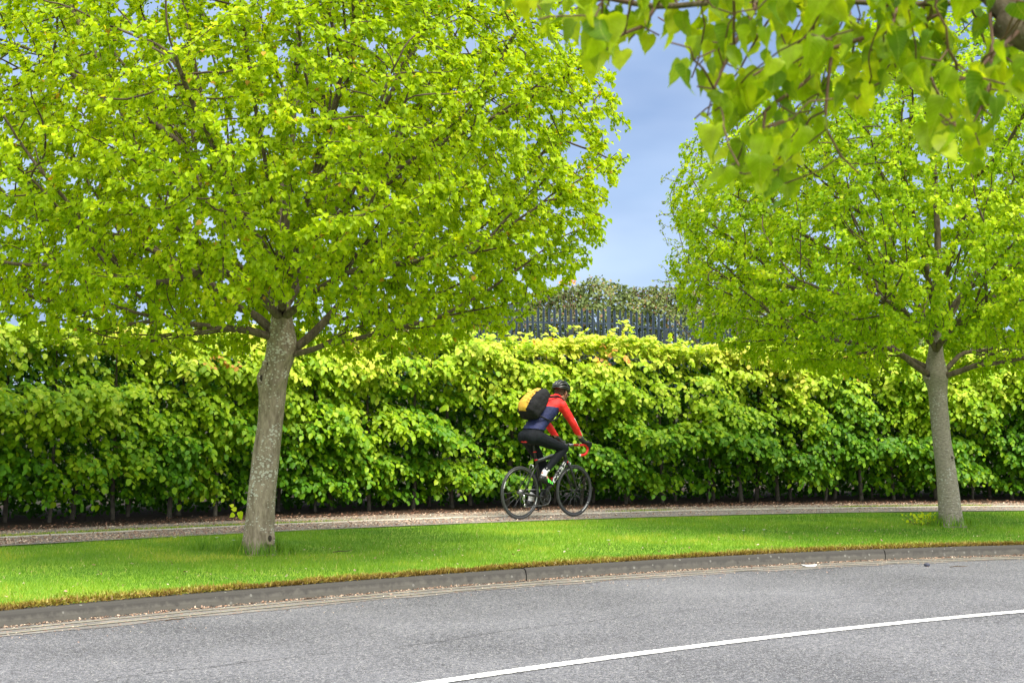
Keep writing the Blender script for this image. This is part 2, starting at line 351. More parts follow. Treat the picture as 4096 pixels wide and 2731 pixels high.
# ------------------------------------------------------------------ road geometry: curves y(x) measured on the ground
class Curve:
    def __init__(s, pts, deg=2):
        P = np.array(pts); s.c = np.polyfit(P[:, 0], P[:, 1], deg); s.d = np.polyder(s.c); s.x0, s.x1 = P[:, 0].min() - 1.5, P[:, 0].max() + 3
    def y(s, x):
        x = np.asarray(x, float); xc = np.clip(x, s.x0, s.x1)
        return np.polyval(s.c, xc) + np.polyval(s.d, xc) * (x - xc)
    def sl(s, x):
        return np.polyval(s.d, np.clip(np.asarray(x, float), s.x0, s.x1))
    def off(s, x, d):   # points at perpendicular distance d (away from camera = +)
        x = np.asarray(x, float); m = s.sl(x); k = 1 / np.sqrt(1 + m * m)
        return np.stack([x - m * k * d, s.y(x) + k * d], -1)
PZ = 0.20   # level of the footway
kerb = Curve([gp(*p)[:2] for p in [(0, 2512), (510, 2461), (957, 2420), (1500, 2376), (2107, 2325), (2825, 2275), (3553, 2240), (4096, 2223)]])
centre = Curve([gp(*p)[:2] for p in [(1732, 2730), (2273, 2656), (2869, 2575), (3553, 2496), (4096, 2446)]])
pnear = Curve([gp(*p, PZ)[:2] for p in [(0, 2184), (510, 2146), (957, 2132), (1500, 2107), (2000, 2084), (2825, 2060), (4096, 2040)]])

XS = np.concatenate([np.linspace(-60, -9, 18)[:-1], np.linspace(-9, 14, 140), np.linspace(14, 90, 22)[1:]])
def strip(name, rows, m, kind='structure', noise=None):
    """rows: list of (pts2d array, z) -> one sheet"""
    V = []; n = len(rows[0][0])
    for P, z in rows:
        zz = np.full(n, z) if np.isscalar(z) else z
        V.append(np.column_stack([P, zz]))
    V = np.concatenate(V); L = []
    for r in range(len(rows) - 1):
        for i in range(n - 1):
            L += [r * n + i, r * n + i + 1, (r + 1) * n + i + 1, (r + 1) * n + i]
    k = len(L) // 4
    me = np_mesh(name, V, L, np.arange(k) * 4, np.full(k, 4), smooth=True)
    return tag(link(name, me, m), kind=kind)

# ground reaching the horizon
def terrain(x, y):
    hb = pnear.y(x) + 4.6
    t = np.clip((y - hb) / np.maximum(42 - hb, 4), 0, 1); t = np.where(x > 16, t * 0.7, t)
    z = PZ - 0.03 + 2.25 * (t * t * (3 - 2 * t)) * (0.4 + 0.6 * np.clip(t * 1.0, 0, 1))
    z = np.where(y < hb, np.where(y > pnear.y(x) + 0.3, PZ - 0.03, -0.06), z)
    return z
gx = np.concatenate([[-900, -400, -200, -100], np.linspace(-60, 60, 121), [100, 200, 400, 900]])
gy = np.concatenate([[-600, -200, -80, -40], np.linspace(-20, 70, 121), [100, 160, 300, 600, 1500]])
GX, GY = np.meshgrid(gx, gy); GZ = terrain(GX.ravel(), GY.ravel())
nx, ny = len(gx), len(gy)
idx = np.arange(nx * ny).reshape(ny, nx)
L = np.stack([idx[:-1, :-1], idx[:-1, 1:], idx[1:, 1:], idx[1:, :-1]], -1).reshape(-1, 4)
tag(link('ground', np_mesh('ground', np.column_stack([GX.ravel(), GY.ravel(), GZ]), L.ravel(), np.arange(len(L)) * 4, np.full(len(L), 4), smooth=True), M['bank']), kind='structure')

K = lambda d: kerb.off(XS, d)
ncl = lambda d: np.column_stack([centre.off(XS, d)])
strip('road', [(centre.off(XS, -4.1), 0.0), (centre.off(XS, -2), 0.0), (centre.off(XS, 0), 0.0), (K(0.0), 0.0)], M['asphalt'])
_cx = np.linspace(-1.6, 4.2, 260); _cr = np.random.default_rng(9)
_mean = np.cumsum(_cr.normal(0, 0.011, 260)); _mean -= np.linspace(_mean[0], _mean[-1], 260)
M['tar'] = simple('dark_crack', (0.035, 0.034, 0.036), 0.9)
for _a, _b in ((0, 62), (75, 150), (156, 200), (214, 259)):
    _w = 0.004 + 0.006 * _cr.random(_b - _a); _o = 1.25 + _mean[_a:_b] + 0.02 * np.linspace(0, 1, _b - _a)
    _c = [centre.off(_cx[_a:_b], 0.0)]; _P = np.array([centre.off(np.array([q]), o)[0] for q, o in zip(_cx[_a:_b], _o)]); _Q = np.array([centre.off(np.array([q]), o + w)[0] for q, o, w in zip(_cx[_a:_b], _o, _w)])
    strip('road_crack', [(_P, 0.003), (_Q, 0.003)], M['tar'])
_gx = np.linspace(-9, 14, 2400); _gn = vnoise(np.column_stack([_gx * 3, _gx * 0, _gx * 0]), 1.0) * 0.10 + vnoise(np.column_stack([_gx * 5, _gx * 0, _gx * 0 + 3]), 1.0) * 0.05 + np.random.default_rng(1).random(2400) * 0.03
strip('gutter_dust', [(kerb.off(_gx, -0.32 - _gn), 0.003), (kerb.off(_gx, -0.01), 0.004)], M['kerbdust'])
_xs = np.linspace(-6, 16, 1800); _j = np.random.default_rng(2)
strip('centre_line', [(centre.off(_xs, -0.052 + _j.normal(0, 0.0035, 1800)), 0.006), (centre.off(_xs, 0.052 + _j.normal(0, 0.0035, 1800)), 0.006)], M['white_line'])
strip('yellow_edge_line', [(K(-0.150), 0.008), (K(-0.112), 0.008)], M['yellow_line'])
strip('yellow_edge_line', [(K(-0.325), 0.008), (K(-0.285), 0.008)], M['yellow_line'])
# near side verge and kerb, where the camera stands
strip('near_kerb', [(centre.off(XS, -4.1), 0.0), (centre.off(XS, -4.11), 0.11), (centre.off(XS, -4.23), 0.12)], M['path_far'])
strip('near_verge', [(centre.off(XS, -4.23), 0.118), (centre.off(XS, -6), 0.12), (centre.off(XS, -14), 0.15)], M['turf'])

# kerb stones with joints
def kerb_mesh():
    m, n, l, b = mat('weathered_kerb_concrete')
    g = n.new('ShaderNodeNewGeometry'); t = n.new('ShaderNodeTexNoise'); t.inputs['Scale'].default_value = 14; t.inputs['Detail'].default_value = 8; t.inputs['Roughness'].default_value = 0.65
    l.new(g.outputs['Position'], t.inputs['Vector'])
    sx = n.new('ShaderNodeSeparateXYZ'); l.new(g.outputs['Position'], sx.inputs[0])
    k = n.new('ShaderNodeMath'); k.operation = 'MULTIPLY_ADD'; k.inputs[1].default_value = 0.16
    l.new(t.outputs['Fac'], k.inputs[0]); l.new(sx.outputs['Z'], k.inputs[2])
    cr = n.new('ShaderNodeValToRGB'); e = cr.color_ramp.elements
    e[0].position = 0.07; e[0].color = (0.04, 0.036, 0.03, 1); e[1].position = 0.21; e[1].color = (0.048, 0.045, 0.040, 1)
    for p, c in ((0.09, (0.095, 0.09, 0.075)), (0.125, (0.088, 0.083, 0.072)), (0.155, (0.048, 0.045, 0.040))):
        q = e.new(p); q.color = (*c, 1)
    l.new(k.outputs[0], cr.inputs['Fac'])
    v = n.new('ShaderNodeTexVoronoi'); v.inputs['Scale'].default_value = 22; l.new(g.outputs['Position'], v.inputs['Vector'])
    sc = n.new('ShaderNodeSeparateColor'); l.new(v.outputs['Color'], sc.inputs[0])
    c1 = n.new('ShaderNodeMath'); c1.operation = 'GREATER_THAN'; c1.inputs[1].default_value = 0.86; l.new(sc.outputs[0], c1.inputs[0])
    c2 = n.new('ShaderNodeMath'); c2.operation = 'LESS_THAN'; c2.inputs[1].default_value = 0.25; l.new(v.outputs['Distance'], c2.inputs[0])
    c3 = n.new('ShaderNodeMath'); c3.operation = 'MULTIPLY'; l.new(c1.outputs[0], c3.inputs[0]); l.new(c2.outputs[0], c3.inputs[1])
    c4 = n.new('ShaderNodeMath'); c4.operation = 'MULTIPLY'; c4.inputs[1].default_value = 0.35; l.new(c3.outputs[0], c4.inputs[0])
    mc = n.new('ShaderNodeMix'); mc.data_type = 'RGBA'; mc.inputs[7].default_value = (0.3, 0.3, 0.27, 1)
    l.new(c4.outputs[0], mc.inputs[0]); l.new(cr.outputs[0], mc.inputs[6]); l.new(mc.outputs[2], b.inputs['Base Color'])
    b.inputs['Roughness'].default_value = 0.9
    bp = n.new('ShaderNodeBump'); bp.inputs['Strength'].default_value = 0.5; bp.inputs['Distance'].default_value = 0.006
    l.new(t.outputs['Fac'], bp.inputs['Height']); l.new(bp.outputs[0], b.inputs['Normal'])
    prof = [(0.0, -0.03), (0.006, 0.05), (0.014, 0.088), (0.026, 0.104), (0.045, 0.111), (0.135, 0.114), (0.135, -0.03)]
    xs = np.linspace(-30, 45, 900); P0 = np.column_stack([xs, kerb.y(xs)])
    s = np.concatenate([[0], np.cumsum(np.linalg.norm(np.diff(P0, axis=0), axis=1))])
    j0 = np.interp(gp(2107, 2325)[0], xs, s); STEP = 4.15
    V = []; F = []
    js = [j0 + q for q in (-27, -18, -9, 0, 4.25, 7.9, 12, 16, 20, 24, 28, 32, 36)]; js = [q for q in js if s[0] < q < s[-1]]
    for kk in range(len(js) - 1):
        a = js[kk] + 0.006; bb = js[kk + 1] - 0.006
        ss = np.linspace(a, bb, 16); xx = np.interp(ss, s, xs)
        dz = random.uniform(-0.004, 0.004)
        base = len(V)
        for (d, z) in prof:
            o = kerb.off(xx, d + random.uniform(-0.002, 0.002))
            for q in o: V.append((q[0], q[1], z + dz))
        np_ = len(prof)
        for r in range(np_ - 1):
            for i in range(15):
                F.append((base + r * 16 + i, base + r * 16 + i + 1, base + (r + 1) * 16 + i + 1, base + (r + 1) * 16 + i))
        F.append(tuple(base + r * 16 for r in range(np_))); F.append(tuple(base + r * 16 + 15 for r in range(np_))[::-1])
    me = bpy.data.meshes.new('kerb'); me.from_pydata(V, [], F); me.update()
    tag(link('kerb', me, m), kind='structure')
    strip('kerb_joint_mortar', [(K(0.03), -0.02), (K(0.05), 0.085), (K(0.13), 0.095)], M['soil'])
kerb_mesh()

# verge between the kerb and the footway
def verge_point(x, t):
    """x along, t 0 kerb .. 1 path"""
    a = kerb.off(x, 0.13); xb = a[:, 0]; b = np.column_stack([x - 0 * x, pnear.y(x)]) if False else None
    # move towards the path along the kerb's normal, by the gap measured on that line
    m = kerb.sl(x); k = 1 / np.sqrt(1 + m * m); nrm = np.column_stack([-m * k, k])
    gap = (pnear.y(xb) - a[:, 1]) / (k - (-m * k) * pnear.sl(xb))
    P = a + nrm * (gap * t)[:, None]
    z = 0.108 + (PZ - 0.012 - 0.108) * (t * t * (3 - 2 * t)) ** 0.8
    z = z + 0.03 * np.sin(math.pi * t) * (vnoise(np.column_stack([P * 0.6, P[:, :1] * 0]), 1.0) - 0.2)
    return P, z
rows = []
for t in np.linspace(0, 1, 22):
    P, z = verge_point(XS, np.full(len(XS), t)); rows.append((P, z))
strip('grass_verge', rows, M['turf'])
off = lambda d: pnear.off(XS, d)
strip('footpath', [(off(-0.06), PZ), (off(0.9), PZ)], M['path'])
strip('path_edging', [(off(0.86), PZ + 0.004), (off(0.87), PZ + 0.018), (off(0.935), PZ + 0.018), (off(0.945), PZ + 0.004)], M['edging'])
strip('footway', [(off(0.9), PZ + 0.005), (off(1.95), PZ + 0.006)], M['path_far'])
strip('hedge_bed_soil_shade', [(off(1.9), PZ + 0.004), (off(2.0), PZ + 0.018), (off(2.6), PZ + 0.03), (off(7.5), PZ + 0.06)], M['soil'])  # bed soil, carried far back as dark ground for the shade behind the stems

# ------------------------------------------------------------------ leaves
def unit(v): return v / np.maximum(np.linalg.norm(v, axis=-1, keepdims=True), 1e-9)
HEART = (np.array([(0, 0, 0), (.26, -.09, .03), (.49, .20, .10), (.40, .55, .08), (.14, .84, .0), (0, 1.08, -.10),
                   (-.26, -.09, .03), (-.49, .20, .10), (-.40, .55, .08), (-.14, .84, .0)], float), [(0, 1, 2, 3, 4, 5), (0, 5, 9, 8, 7, 6)])
HEART_LOW = (np.array([(0, 0, 0), (.42, .10, .09), (.38, .58, .07), (0, 1.05, -.08), (-.42, .10, .09), (-.38, .58, .07)], float), [(0, 1, 2, 3), (0, 3, 5, 4)])
OVAL = (np.array([(0, 0, 0), (.27, .22, .06), (.27, .66, .05), (0, 1.0, -.05), (-.27, .22, .06), (-.27, .66, .05)], float), [(0, 1, 2, 3), (0, 3, 5, 4)])
TRI = (np.array([(-.5, 0, 0), (.5, 0, 0), (0.1, 1, 0)], float), [(0, 1, 2)])
QUAD = (np.array([(-.4, 0, 0), (.4, .05, .1), (.3, .9, .0), (-.3, 1.0, .12)], float), [(0, 1, 2, 3)])
def _heart_fine():
    half = [(0.0, 0.0), (.10, -.07), (.24, -.11), (.38, -.05), (.48, .10), (.50, .27), (.45, .45), (.36, .62), (.22, .80), (.10, .93), (0, 1.12)]
    V = []; F = []
    n = len(half)
    mid = [(0, 0, 0)] + [(0, max(0.0, h[1]) if i < n - 1 else h[1], 0) for i, h in enumerate(half)][1:]
    ys = np.linspace(0, 1.12, 6)
    V = [(0, y, -0.10 * y * y) for y in ys]
    for sgn in (1, -1):
        base = len(V)
        for i, (x, y) in enumerate(half[1:-1]):
            w = 1.04 if i % 2 else 0.97
            V.append((sgn * x * w, y, 0.16 * x + 0.06 * math.sin(y * 9) * x - 0.10 * y * y))
        s = base
        fs = [(0, s, s + 1, s + 2, s + 3), (0, s + 3, s + 4, 1), (1, s + 4, s + 5, 2), (2, s + 5, s + 6, 3), (3, s + 6, s + 7, 4), (4, s + 7, s + 8, 5)]
        for f in fs: F.append(f if sgn > 0 else f[::-1])
    return np.array(V, float), F
HEART_FINE = _heart_fine()
def leaves(name, P, D, N, S, T, tpl, material, parent=None, width=None):
    tv, tf = tpl
    D = unit(D); R = unit(np.cross(D, N)); N = np.cross(R, D)
    S = np.asarray(S)[:, None, None]
    W = 1.0 if width is None else np.asarray(width)[:, None, None]
    if tpl is HEART_FINE:     # skewed and rolled blades
        g0 = np.random.default_rng(4); tv = tv.copy()
    cup = np.random.default_rng(len(P)).uniform(0.4, 1.9 if tpl is not HEART_FINE else 3.6, len(P))[:, None, None]
    V = P[:, None, :] + S * (W * tv[None, :, 0:1] * R[:, None, :] + tv[None, :, 1:2] * D[:, None, :] + cup * tv[None, :, 2:3] * N[:, None, :])
    if tpl is HEART_FINE:
        sk = g0.normal(0, .22, len(P))[:, None, None]; V = V + S * sk * (tv[None, :, 1:2] ** 2) * R[:, None, :] + S * g0.normal(0, .25, len(P))[:, None, None] * (tv[None, :, 0:1] * tv[None, :, 1:2]) * N[:, None, :] - S * g0.uniform(0, .45, len(P))[:, None, None] * (tv[None, :, 1:2] ** 2) * N[:, None, :]
    n, k = len(P), len(tv)
    fl = np.concatenate([np.array(f) for f in tf]); tot = np.array([len(f) for f in tf])
    L = (np.arange(n)[:, None] * k + fl[None, :]).ravel()
    totals = np.tile(tot, n); starts = np.concatenate([[0], np.cumsum(totals)[:-1]])
    me = np_mesh(name, V.reshape(-1, 3), L, starts, totals, tint=np.repeat(T, k))
    if tpl is HEART_FINE:
        a = me.attributes.new('leafpos', 'FLOAT_VECTOR', 'POINT'); a.data.foreach_set('vector', np.tile(tv, (n, 1)).astype(np.float32).ravel())
        me.polygons.foreach_set('use_smooth', np.ones(len(starts), bool))
    return link(name, me, material, parent)

# ------------------------------------------------------------------ branches by space colonisation
def grow(limbs, A, step, infl, kill, iters, grav=0.0, seed=0, jit=0.10, maxn=60000, inert=0.0):
    """limbs: list of (points, parent_index_or_-1) seeds. returns pos, parent, nseed"""
    r = np.random.default_rng(seed)
    pos = np.zeros((maxn, 3)); par = np.full(maxn, -1, int); n = 0
    for pts, pidx in limbs:
        last = pidx
        for p in pts:
            pos[n] = p; par[n] = last; last = n; n += 1
    A = np.array(A); near = np.full(len(A), 1e9); ni = np.zeros(len(A), int)
    def upd(lo, hi):
        for c in range(lo, hi, 400):
            B = pos[c:min(hi, c + 400)]
            d = ((A[:, None, :] - B[None]) ** 2).sum(-1); j = d.argmin(1); dm = d[np.arange(len(A)), j]
            w = dm < near; near[w] = dm[w]; ni[w] = j[w] + c
    upd(0, n)
    nchild = np.zeros(maxn, int)
    for it in range(iters):
        act = near < infl ** 2
        if not act.any(): 
            infl *= 1.5
            if infl > 6: break
            continue
        tgt, inv = np.unique(ni[act], return_inverse=True)
        dirs = unit(A[act] - pos[ni[act]])
        acc = np.zeros((len(tgt), 3)); np.add.at(acc, inv, dirs)
        pd = np.where(par[tgt] >= 0, 1.0, 0.0)[:, None] * unit(pos[tgt] - pos[np.maximum(par[tgt], 0)])
        acc = unit(acc) + inert * pd + r.normal(0, jit, acc.shape); acc[:, 2] += grav
        acc = unit(acc)
        ok = nchild[tgt] < 4
        tgt = tgt[ok]; acc = acc[ok]; k = len(tgt)
        if k == 0 or n + k >= maxn: break
        pos[n:n + k] = pos[tgt] + acc * step; par[n:n + k] = tgt; nchild[tgt] += 1
        upd(n, n + k); n += k
        keep = near > kill ** 2
        A = A[keep]; near = near[keep]; ni = ni[keep]
        if len(A) == 0: break
    return pos[:n], par[:n]
def radii(pos, par, tip, e):
    n = len(pos); acc = np.zeros(n); kids = np.zeros(n, int)
    for i in range(n - 1, -1, -1):
        if acc[i] == 0: acc[i] = 1.0
        if par[i] >= 0: acc[par[i]] += acc[i]; kids[par[i]] += 1
    return tip * acc ** (1 / e), acc, kids
def tube_mesh(name, pos, par, rad, sel, sides, material, parent):
    """chains of nodes with rad in sel -> smooth tubes"""
    n = len(pos); kids = [[] for _ in range(n)]
    for i in range(n):
        if par[i] >= 0: kids[par[i]].append(i)
    V = []; F = []
    for i in range(n):
        if not sel[i]: continue
        p = par[i]
        if p >= 0 and sel[p]:
            main = max(kids[p], key=lambda c: rad[c])
            if main == i: continue
        chain = ([p] if p >= 0 else []) + [i]; rr = ([rad[i]] if p >= 0 else []) + [rad[i]]
        c = i
        while True:
            ks = [k for k in kids[c] if sel[k]]
            if not ks: break
            c = max(ks, key=lambda q: rad[q]); chain.append(c); rr.append(rad[c])
        if len(chain) < 2: continue
        P = pos[chain]; base = len(V)
        T = np.gradient(P, axis=0); T = unit(T)
        a = np.cross(T[0], (0, 0, 1.0) if abs(T[0][2]) < 0.9 else (0, 1.0, 0)); a /= np.linalg.norm(a)
        for q in range(len(chain)):
            a = a - T[q] * a.dot(T[q]); a /= max(np.linalg.norm(a), 1e-6); b = np.cross(T[q], a)
            for s in range(sides):
                th = 2 * math.pi * s / sides
                V.append(P[q] + (a * math.cos(th) + b * math.sin(th)) * rr[q])
        for q in range(len(chain) - 1):
            for s in range(sides):
                F.append((base + q * sides + s, base + q * sides + (s + 1) % sides, base + (q + 1) * sides + (s + 1) % sides, base + (q + 1) * sides + s))
    F = np.array(F)
    me = np_mesh(name, np.array(V), F.ravel(), np.arange(len(F)) * 4, np.full(len(F), 4), smooth=True)
    return link(name, me, material, parent)
def subdiv(pts, step):
    out = [np.array(pts[0], float)]
    P = [np.array(p, float) for p in pts]
    # catmull-rom resample
    Q = [2 * P[0] - P[1]] + P + [2 * P[-1] - P[-2]]
    for i in range(1, len(Q) - 2):
        n = max(1, int(np.linalg.norm(Q[i + 1] - Q[i]) / step))
        for k in range(1, n + 1):
            t = k / n; a, b, c, d = Q[i - 1], Q[i], Q[i + 1], Q[i + 2]
            out.append(0.5 * ((2 * b) + (-a + c) * t + (2 * a - 5 * b + 4 * c - d) * t * t + (-a + 3 * b - 3 * c + d) * t ** 3))
    return out
def trunk_mesh(name, rings, material, parent, sides=28, knots=(), seed=0, flare=0.42):
    """rings: (centre xyz, radius) bottom to top"""
    r = np.random.default_rng(seed)
    C3 = np.array([c for c, _ in rings]); R = np.array([q for _, q in rings])
    zs = np.linspace(C3[0, 2], C3[-1, 2], 90)
    cx = np.interp(zs, C3[:, 2], C3[:, 0]); cy = np.interp(zs, C3[:, 2], C3[:, 1]); rr = np.interp(zs, C3[:, 2], R)
    ker = np.ones(5) / 5
    def sm(a): return np.convolve(np.pad(a, 2, 'edge'), ker, 'valid')
    cx, cy, rr = sm(cx), sm(cy), sm(rr)
    V = []
    for i, z in enumerate(zs):
        for s in range(sides):
            th = 2 * math.pi * s / sides; d = np.array((math.cos(th), math.sin(th), 0))
            h = z - zs[0]
            q = rr[i] * (1 + 0.05 * (vnoise([[d[0] * 1.2 + 9, d[1] * 1.2 + 5, z * 2.0]], 1.3)[0] - 0.5) * 2)
            q *= 1 + flare * math.exp(-h / 0.10) * (0.5 + 0.5 * math.sin(th * 4 + seed))
            p = np.array((cx[i], cy[i], z)) + d * q
            for (kz, kth, kr, kh) in knots:
                dd = ((z - kz) ** 2 + (rr[i] * ((th - kth + math.pi) % (2 * math.pi) - math.pi)) ** 2) ** 0.5 / kr
                p = p + d * kh * (math.exp(-dd * dd) - 0.9 * math.exp(-(dd * 2.6) ** 2))
            V.append(p)
    n = len(zs); F = [(i * sides + s, i * sides + (s + 1) % sides, (i + 1) * sides + (s + 1) % sides, (i + 1) * sides + s) for i in range(n - 1) for s in range(sides)]
    F = np.array(F)
    me = np_mesh(name, np.array(V), F.ravel(), np.arange(len(F)) * 4, np.full(len(F), 4), smooth=True)
    return link(name, me, material, parent)
def crown_leaves(name, pos, par, acc, centre_pt, n_leaf, size, tpl, material, parent, seed, maxacc=7, droop=0.6, spread=0.09, keep=None, tbias=0.0, nrand=0.45, trand=0.14, avoid=None, wr=None):
    r = np.random.default_rng(seed)
    cand = np.where(acc <= maxacc)[0]
    w = 1.0 / np.sqrt(acc[cand]); w /= w.sum()
    i = r.choice(cand, n_leaf, p=w); pi = np.where(par[i] >= 0, par[i], i)
    t = r.random(n_leaf)[:, None]
    P = pos[i] * (1 - t) + pos[pi] * t + r.normal(0, spread * 0.5, (n_leaf, 3)); P[:, 2] -= 0.3 * spread
    outw = unit(pos[i] - centre_pt)
    D = outw * 0.5 + r.normal(0, 0.55, (n_leaf, 3)); D[:, 2] -= droop
    N = outw * 0.6 + r.normal(0, nrand, (n_leaf, 3)) + np.array((0, -0.15, 0.75))
    S = size * r.uniform(0.55, 1.2, n_leaf)
    clump = vnoise(P + 40, 1.6) * 0.5 + vnoise(P + 11, 4.0) * 0.25
    T = np.clip(0.10 + clump * 0.75 + r.normal(0, trand, n_leaf) + tbias, 0, 0.97)
    T = np.where(r.random(n_leaf) < 0.006, 1.0, T)
    if avoid is not None:      # the fork of the trunk stays nearly bare
        u_, v_ = project(P); k = np.ones(n_leaf, bool)
        for (au, av, aw, ah, ap) in avoid:
            k &= ~((np.abs(u_ - au) < aw) & (np.abs(v_ - av) < ah) & (P[:, 1] < centre_pt[1] + .6) & (r.random(n_leaf) < ap))
        P, D, N, S, T = P[k], D[k], N[k], S[k], T[k]
    if keep is not None:
        k = keep(P); P, D, N, S, T = P[k], D[k], N[k], S[k], T[k]
    return leaves(name, P, D, N, S, T, tpl, material, parent, width=None if wr is None else r.uniform(wr[0], wr[1], len(P)))
def profile_points(n, cx, cy, R, table, r, inner=0.25, power=0.5, xneg=1.0):
    t = np.array(table); z = np.interp(r.random(n * 3), np.linspace(0, 1, 40) , np.linspace(t[0, 0], t[-1, 0], 40))
    rm_ = np.interp(z, t[:, 0], t[:, 1]); z = z[r.random(len(z)) < (rm_ / t[:, 1].max()) ** 1.6][:n]; n = len(z)
    th = r.uniform(0, 2 * math.pi, n); q = inner + (1 - inner) * r.random(n) ** power
    rad = R * np.interp(z, t[:, 0], t[:, 1]) * q * (0.90 + 0.2 * vnoise(np.column_stack([np.cos(th) * 1.7 + 5, np.sin(th) * 1.7 + 5, z]), 1.2))
    return np.column_stack([cx + rad * np.cos(th) * np.where(np.cos(th) < 0, xneg, 1.0), cy + rad * np.sin(th), z])
def shell_points(n, c, rx, rlow, rup, r, inner=0.3, power=0.45, yasym=1.0):
    out = []
    while len(out) < n:
        d = unit(r.normal(0, 1, (n, 3))); q = inner + (1 - inner) * r.random(n) ** power
        q = q * (0.86 + 0.28 * vnoise(d * 1.6 + c, 1.7))
        z = np.where(d[:, 2] > 0, d[:, 2] * rup, d[:, 2] * rlow)
        P = np.column_stack([c[0] + d[:, 0] * rx * q, c[1] + d[:, 1] * rx * yasym * q, c[2] + z * q]); out += list(P)
    return np.array(out[:n])

R_dark = simple('dark_scar_wood', (0.035, 0.026, 0.018), 0.95, noise=0.4, nscale=60, bump=0.8)
def scar(u, v, Y, rad, w, h, lipmat):
    """pruning scar: a raised lip round a dark hollow on the camera side of the trunk"""
    c = dp(u, v, Y - rad); c = Vector(c); W = w * Y / FPX / 2; H = h * Y / FPX / 2
    mb = MB(); pts = [c + Vector((W * math.cos(a), 0.012 * abs(math.cos(a)), H * math.sin(a))) for a in np.linspace(math.radians(-100), math.radians(262), 22)]
    mb.tube(pts, [0.012 + 0.006 * math.sin(k * 1.3) for k in range(22)], 8); mb.ellipsoid(c + Vector((0, 0.012, 0)), (W * 1.5, 0.022, H * 1.45), 16, 8)
    mb.build('scar_lip', lipmat)
    mb = MB(); mb.ellipsoid(c + Vector((0, -0.006, 0)), (W * .62, 0.010, H * .6), 14, 8); mb.build('scar_hollow', R_dark)
def base_flare(limbs, nfirst, rad, n_main, f=1.35):
    b = nfirst
    for pts, _ in limbs[1:n_main]:
        k = min(len(pts), 7); rad[b:b + k] *= np.linspace(f, 1.0, k)[:k]; b += len(pts)
    return rad
def fan(limbs, nfirst, fork, inside, r, n, step):
    """secondary branches that leave the main limbs and run outwards from the fork"""
    base = 0; spans = []
    for pts, _ in limbs: spans.append((base, len(pts))); base += len(pts)
    out = []
    for q in range(n):
        li = int(r.integers(1, len(spans))); b0, ln = spans[li]
        if ln < 8: continue
        k = int(r.integers(int(ln * .12), int(ln * .85))); p = np.array(limbs[li][0][k]); 
        tg = unit(np.array(limbs[li][0][min(k + 2, ln - 1)]) - np.array(limbs[li][0][max(k - 2, 0)]))
        rad_ = unit(p - fork); side = r.normal(0, 1, 3); side -= tg * side.dot(tg); side = unit(side)
        d = unit(tg * .5 + rad_ * .7 + side * .75 + np.array((0, 0, .10))); L = r.uniform(.8, 1.9); pts = [p + d * 0.03]; c = p.copy(); dd = d.copy()
        for s in range(int(L / step)):
            dd = unit(dd + r.normal(0, .05, 3) + 0.04 * rad_ + np.array((0, 0, .012))); c = c + dd * step
            if not inside(c): break
            pts.append(c.copy())
        if len(pts) > 4: out.append((pts[1:], b0 + k))
    return out
# ------------------------------------------------------------------ left tree
def px_rings(data, Y, zbase):
    out = []
    for (v, u0, u1) in data:
        c = dp((u0 + u1) / 2, v, Y); out.append((c, (u1 - u0) / 2 * Y / FPX))
    out.sort(key=lambda q: q[0][2]); out[0][0][2] = zbase - 0.04
    return out
TL = gp(1031, 2214, 0.165); YL = TL[1]
treeL = empty('linden_tree', TL)
tag(treeL, 'large lime green linden tree with thick leaning grey trunk on the verge at the left', 'tree')
inv = lambda root: (lambda P: P)   # children are built in world space, then re-based
ringsL = px_rings([(2226, 962, 1098), (2203, 968, 1092), (2112, 981, 1094), (1972, 989, 1102), (1831, 1010, 1117), (1691, 1033, 1131), (1600, 1037, 1141),
                   (1523, 1032, 1148), (1481, 1046, 1160), (1431, 1059, 1180), (1375, 1066, 1192), (1320, 1078, 1178), (1250, 1088, 1166), (1150, 1100, 1156), (1000, 1114, 1154), (800, 1133, 1163), (560, 1157, 1179), (250, 1185, 1199)], YL, 0.165)
trunk_mesh('leader', ringsL[-4:], M['limb'], None, seed=3, flare=0.0)
trL = trunk_mesh('trunk', ringsL[:-3], M['bark'], None, knots=[(CAMZ + (1711 - 1512) * YL / FPX, -1.25, 0.085, 0.055), (CAMZ + (1711 - 1440) * YL / FPX, -1.5, 0.075, 0.05), (CAMZ + (1711 - 1500) * YL / FPX, 3.3, 0.08, 0.035), (CAMZ + (1711 - 1400) * YL / FPX, -.9, 0.06, 0.035),
                 (0.33, -0.5, 0.045, 0.03)], seed=2)
for a_ in [(1102, 1503, 0.125, 58, 46), (1080, 1455, 0.13, 44, 30), (1118, 1428, 0.13, 40, 30), (1048, 1512, 0.105, 30, 42), (1080, 2152, 0.125, 26, 44)]:
    scar(a_[0], a_[1], YL, a_[2], a_[3], a_[4], M['bark'])
def limb_px(pts, dY0, dY1, Y, step=0.09):
    n = len(pts); return subdiv([dp(u, v, Y + dY0 + (dY1 - dY0) * (i / (n - 1)) ** 1.2) for i, (u, v) in enumerate(pts)], step)
limbsL = [([np.array(ringsL[0][0])] + [np.array(c) for c, _ in ringsL[1:]], -1)]
ntr = len(limbsL[0][0])
zt = np.array([c[2] for c in limbsL[0][0]])
def seedidx(v, Y): return int(np.abs(zt - (CAMZ + (1711 - v) * Y / FPX)).argmin())
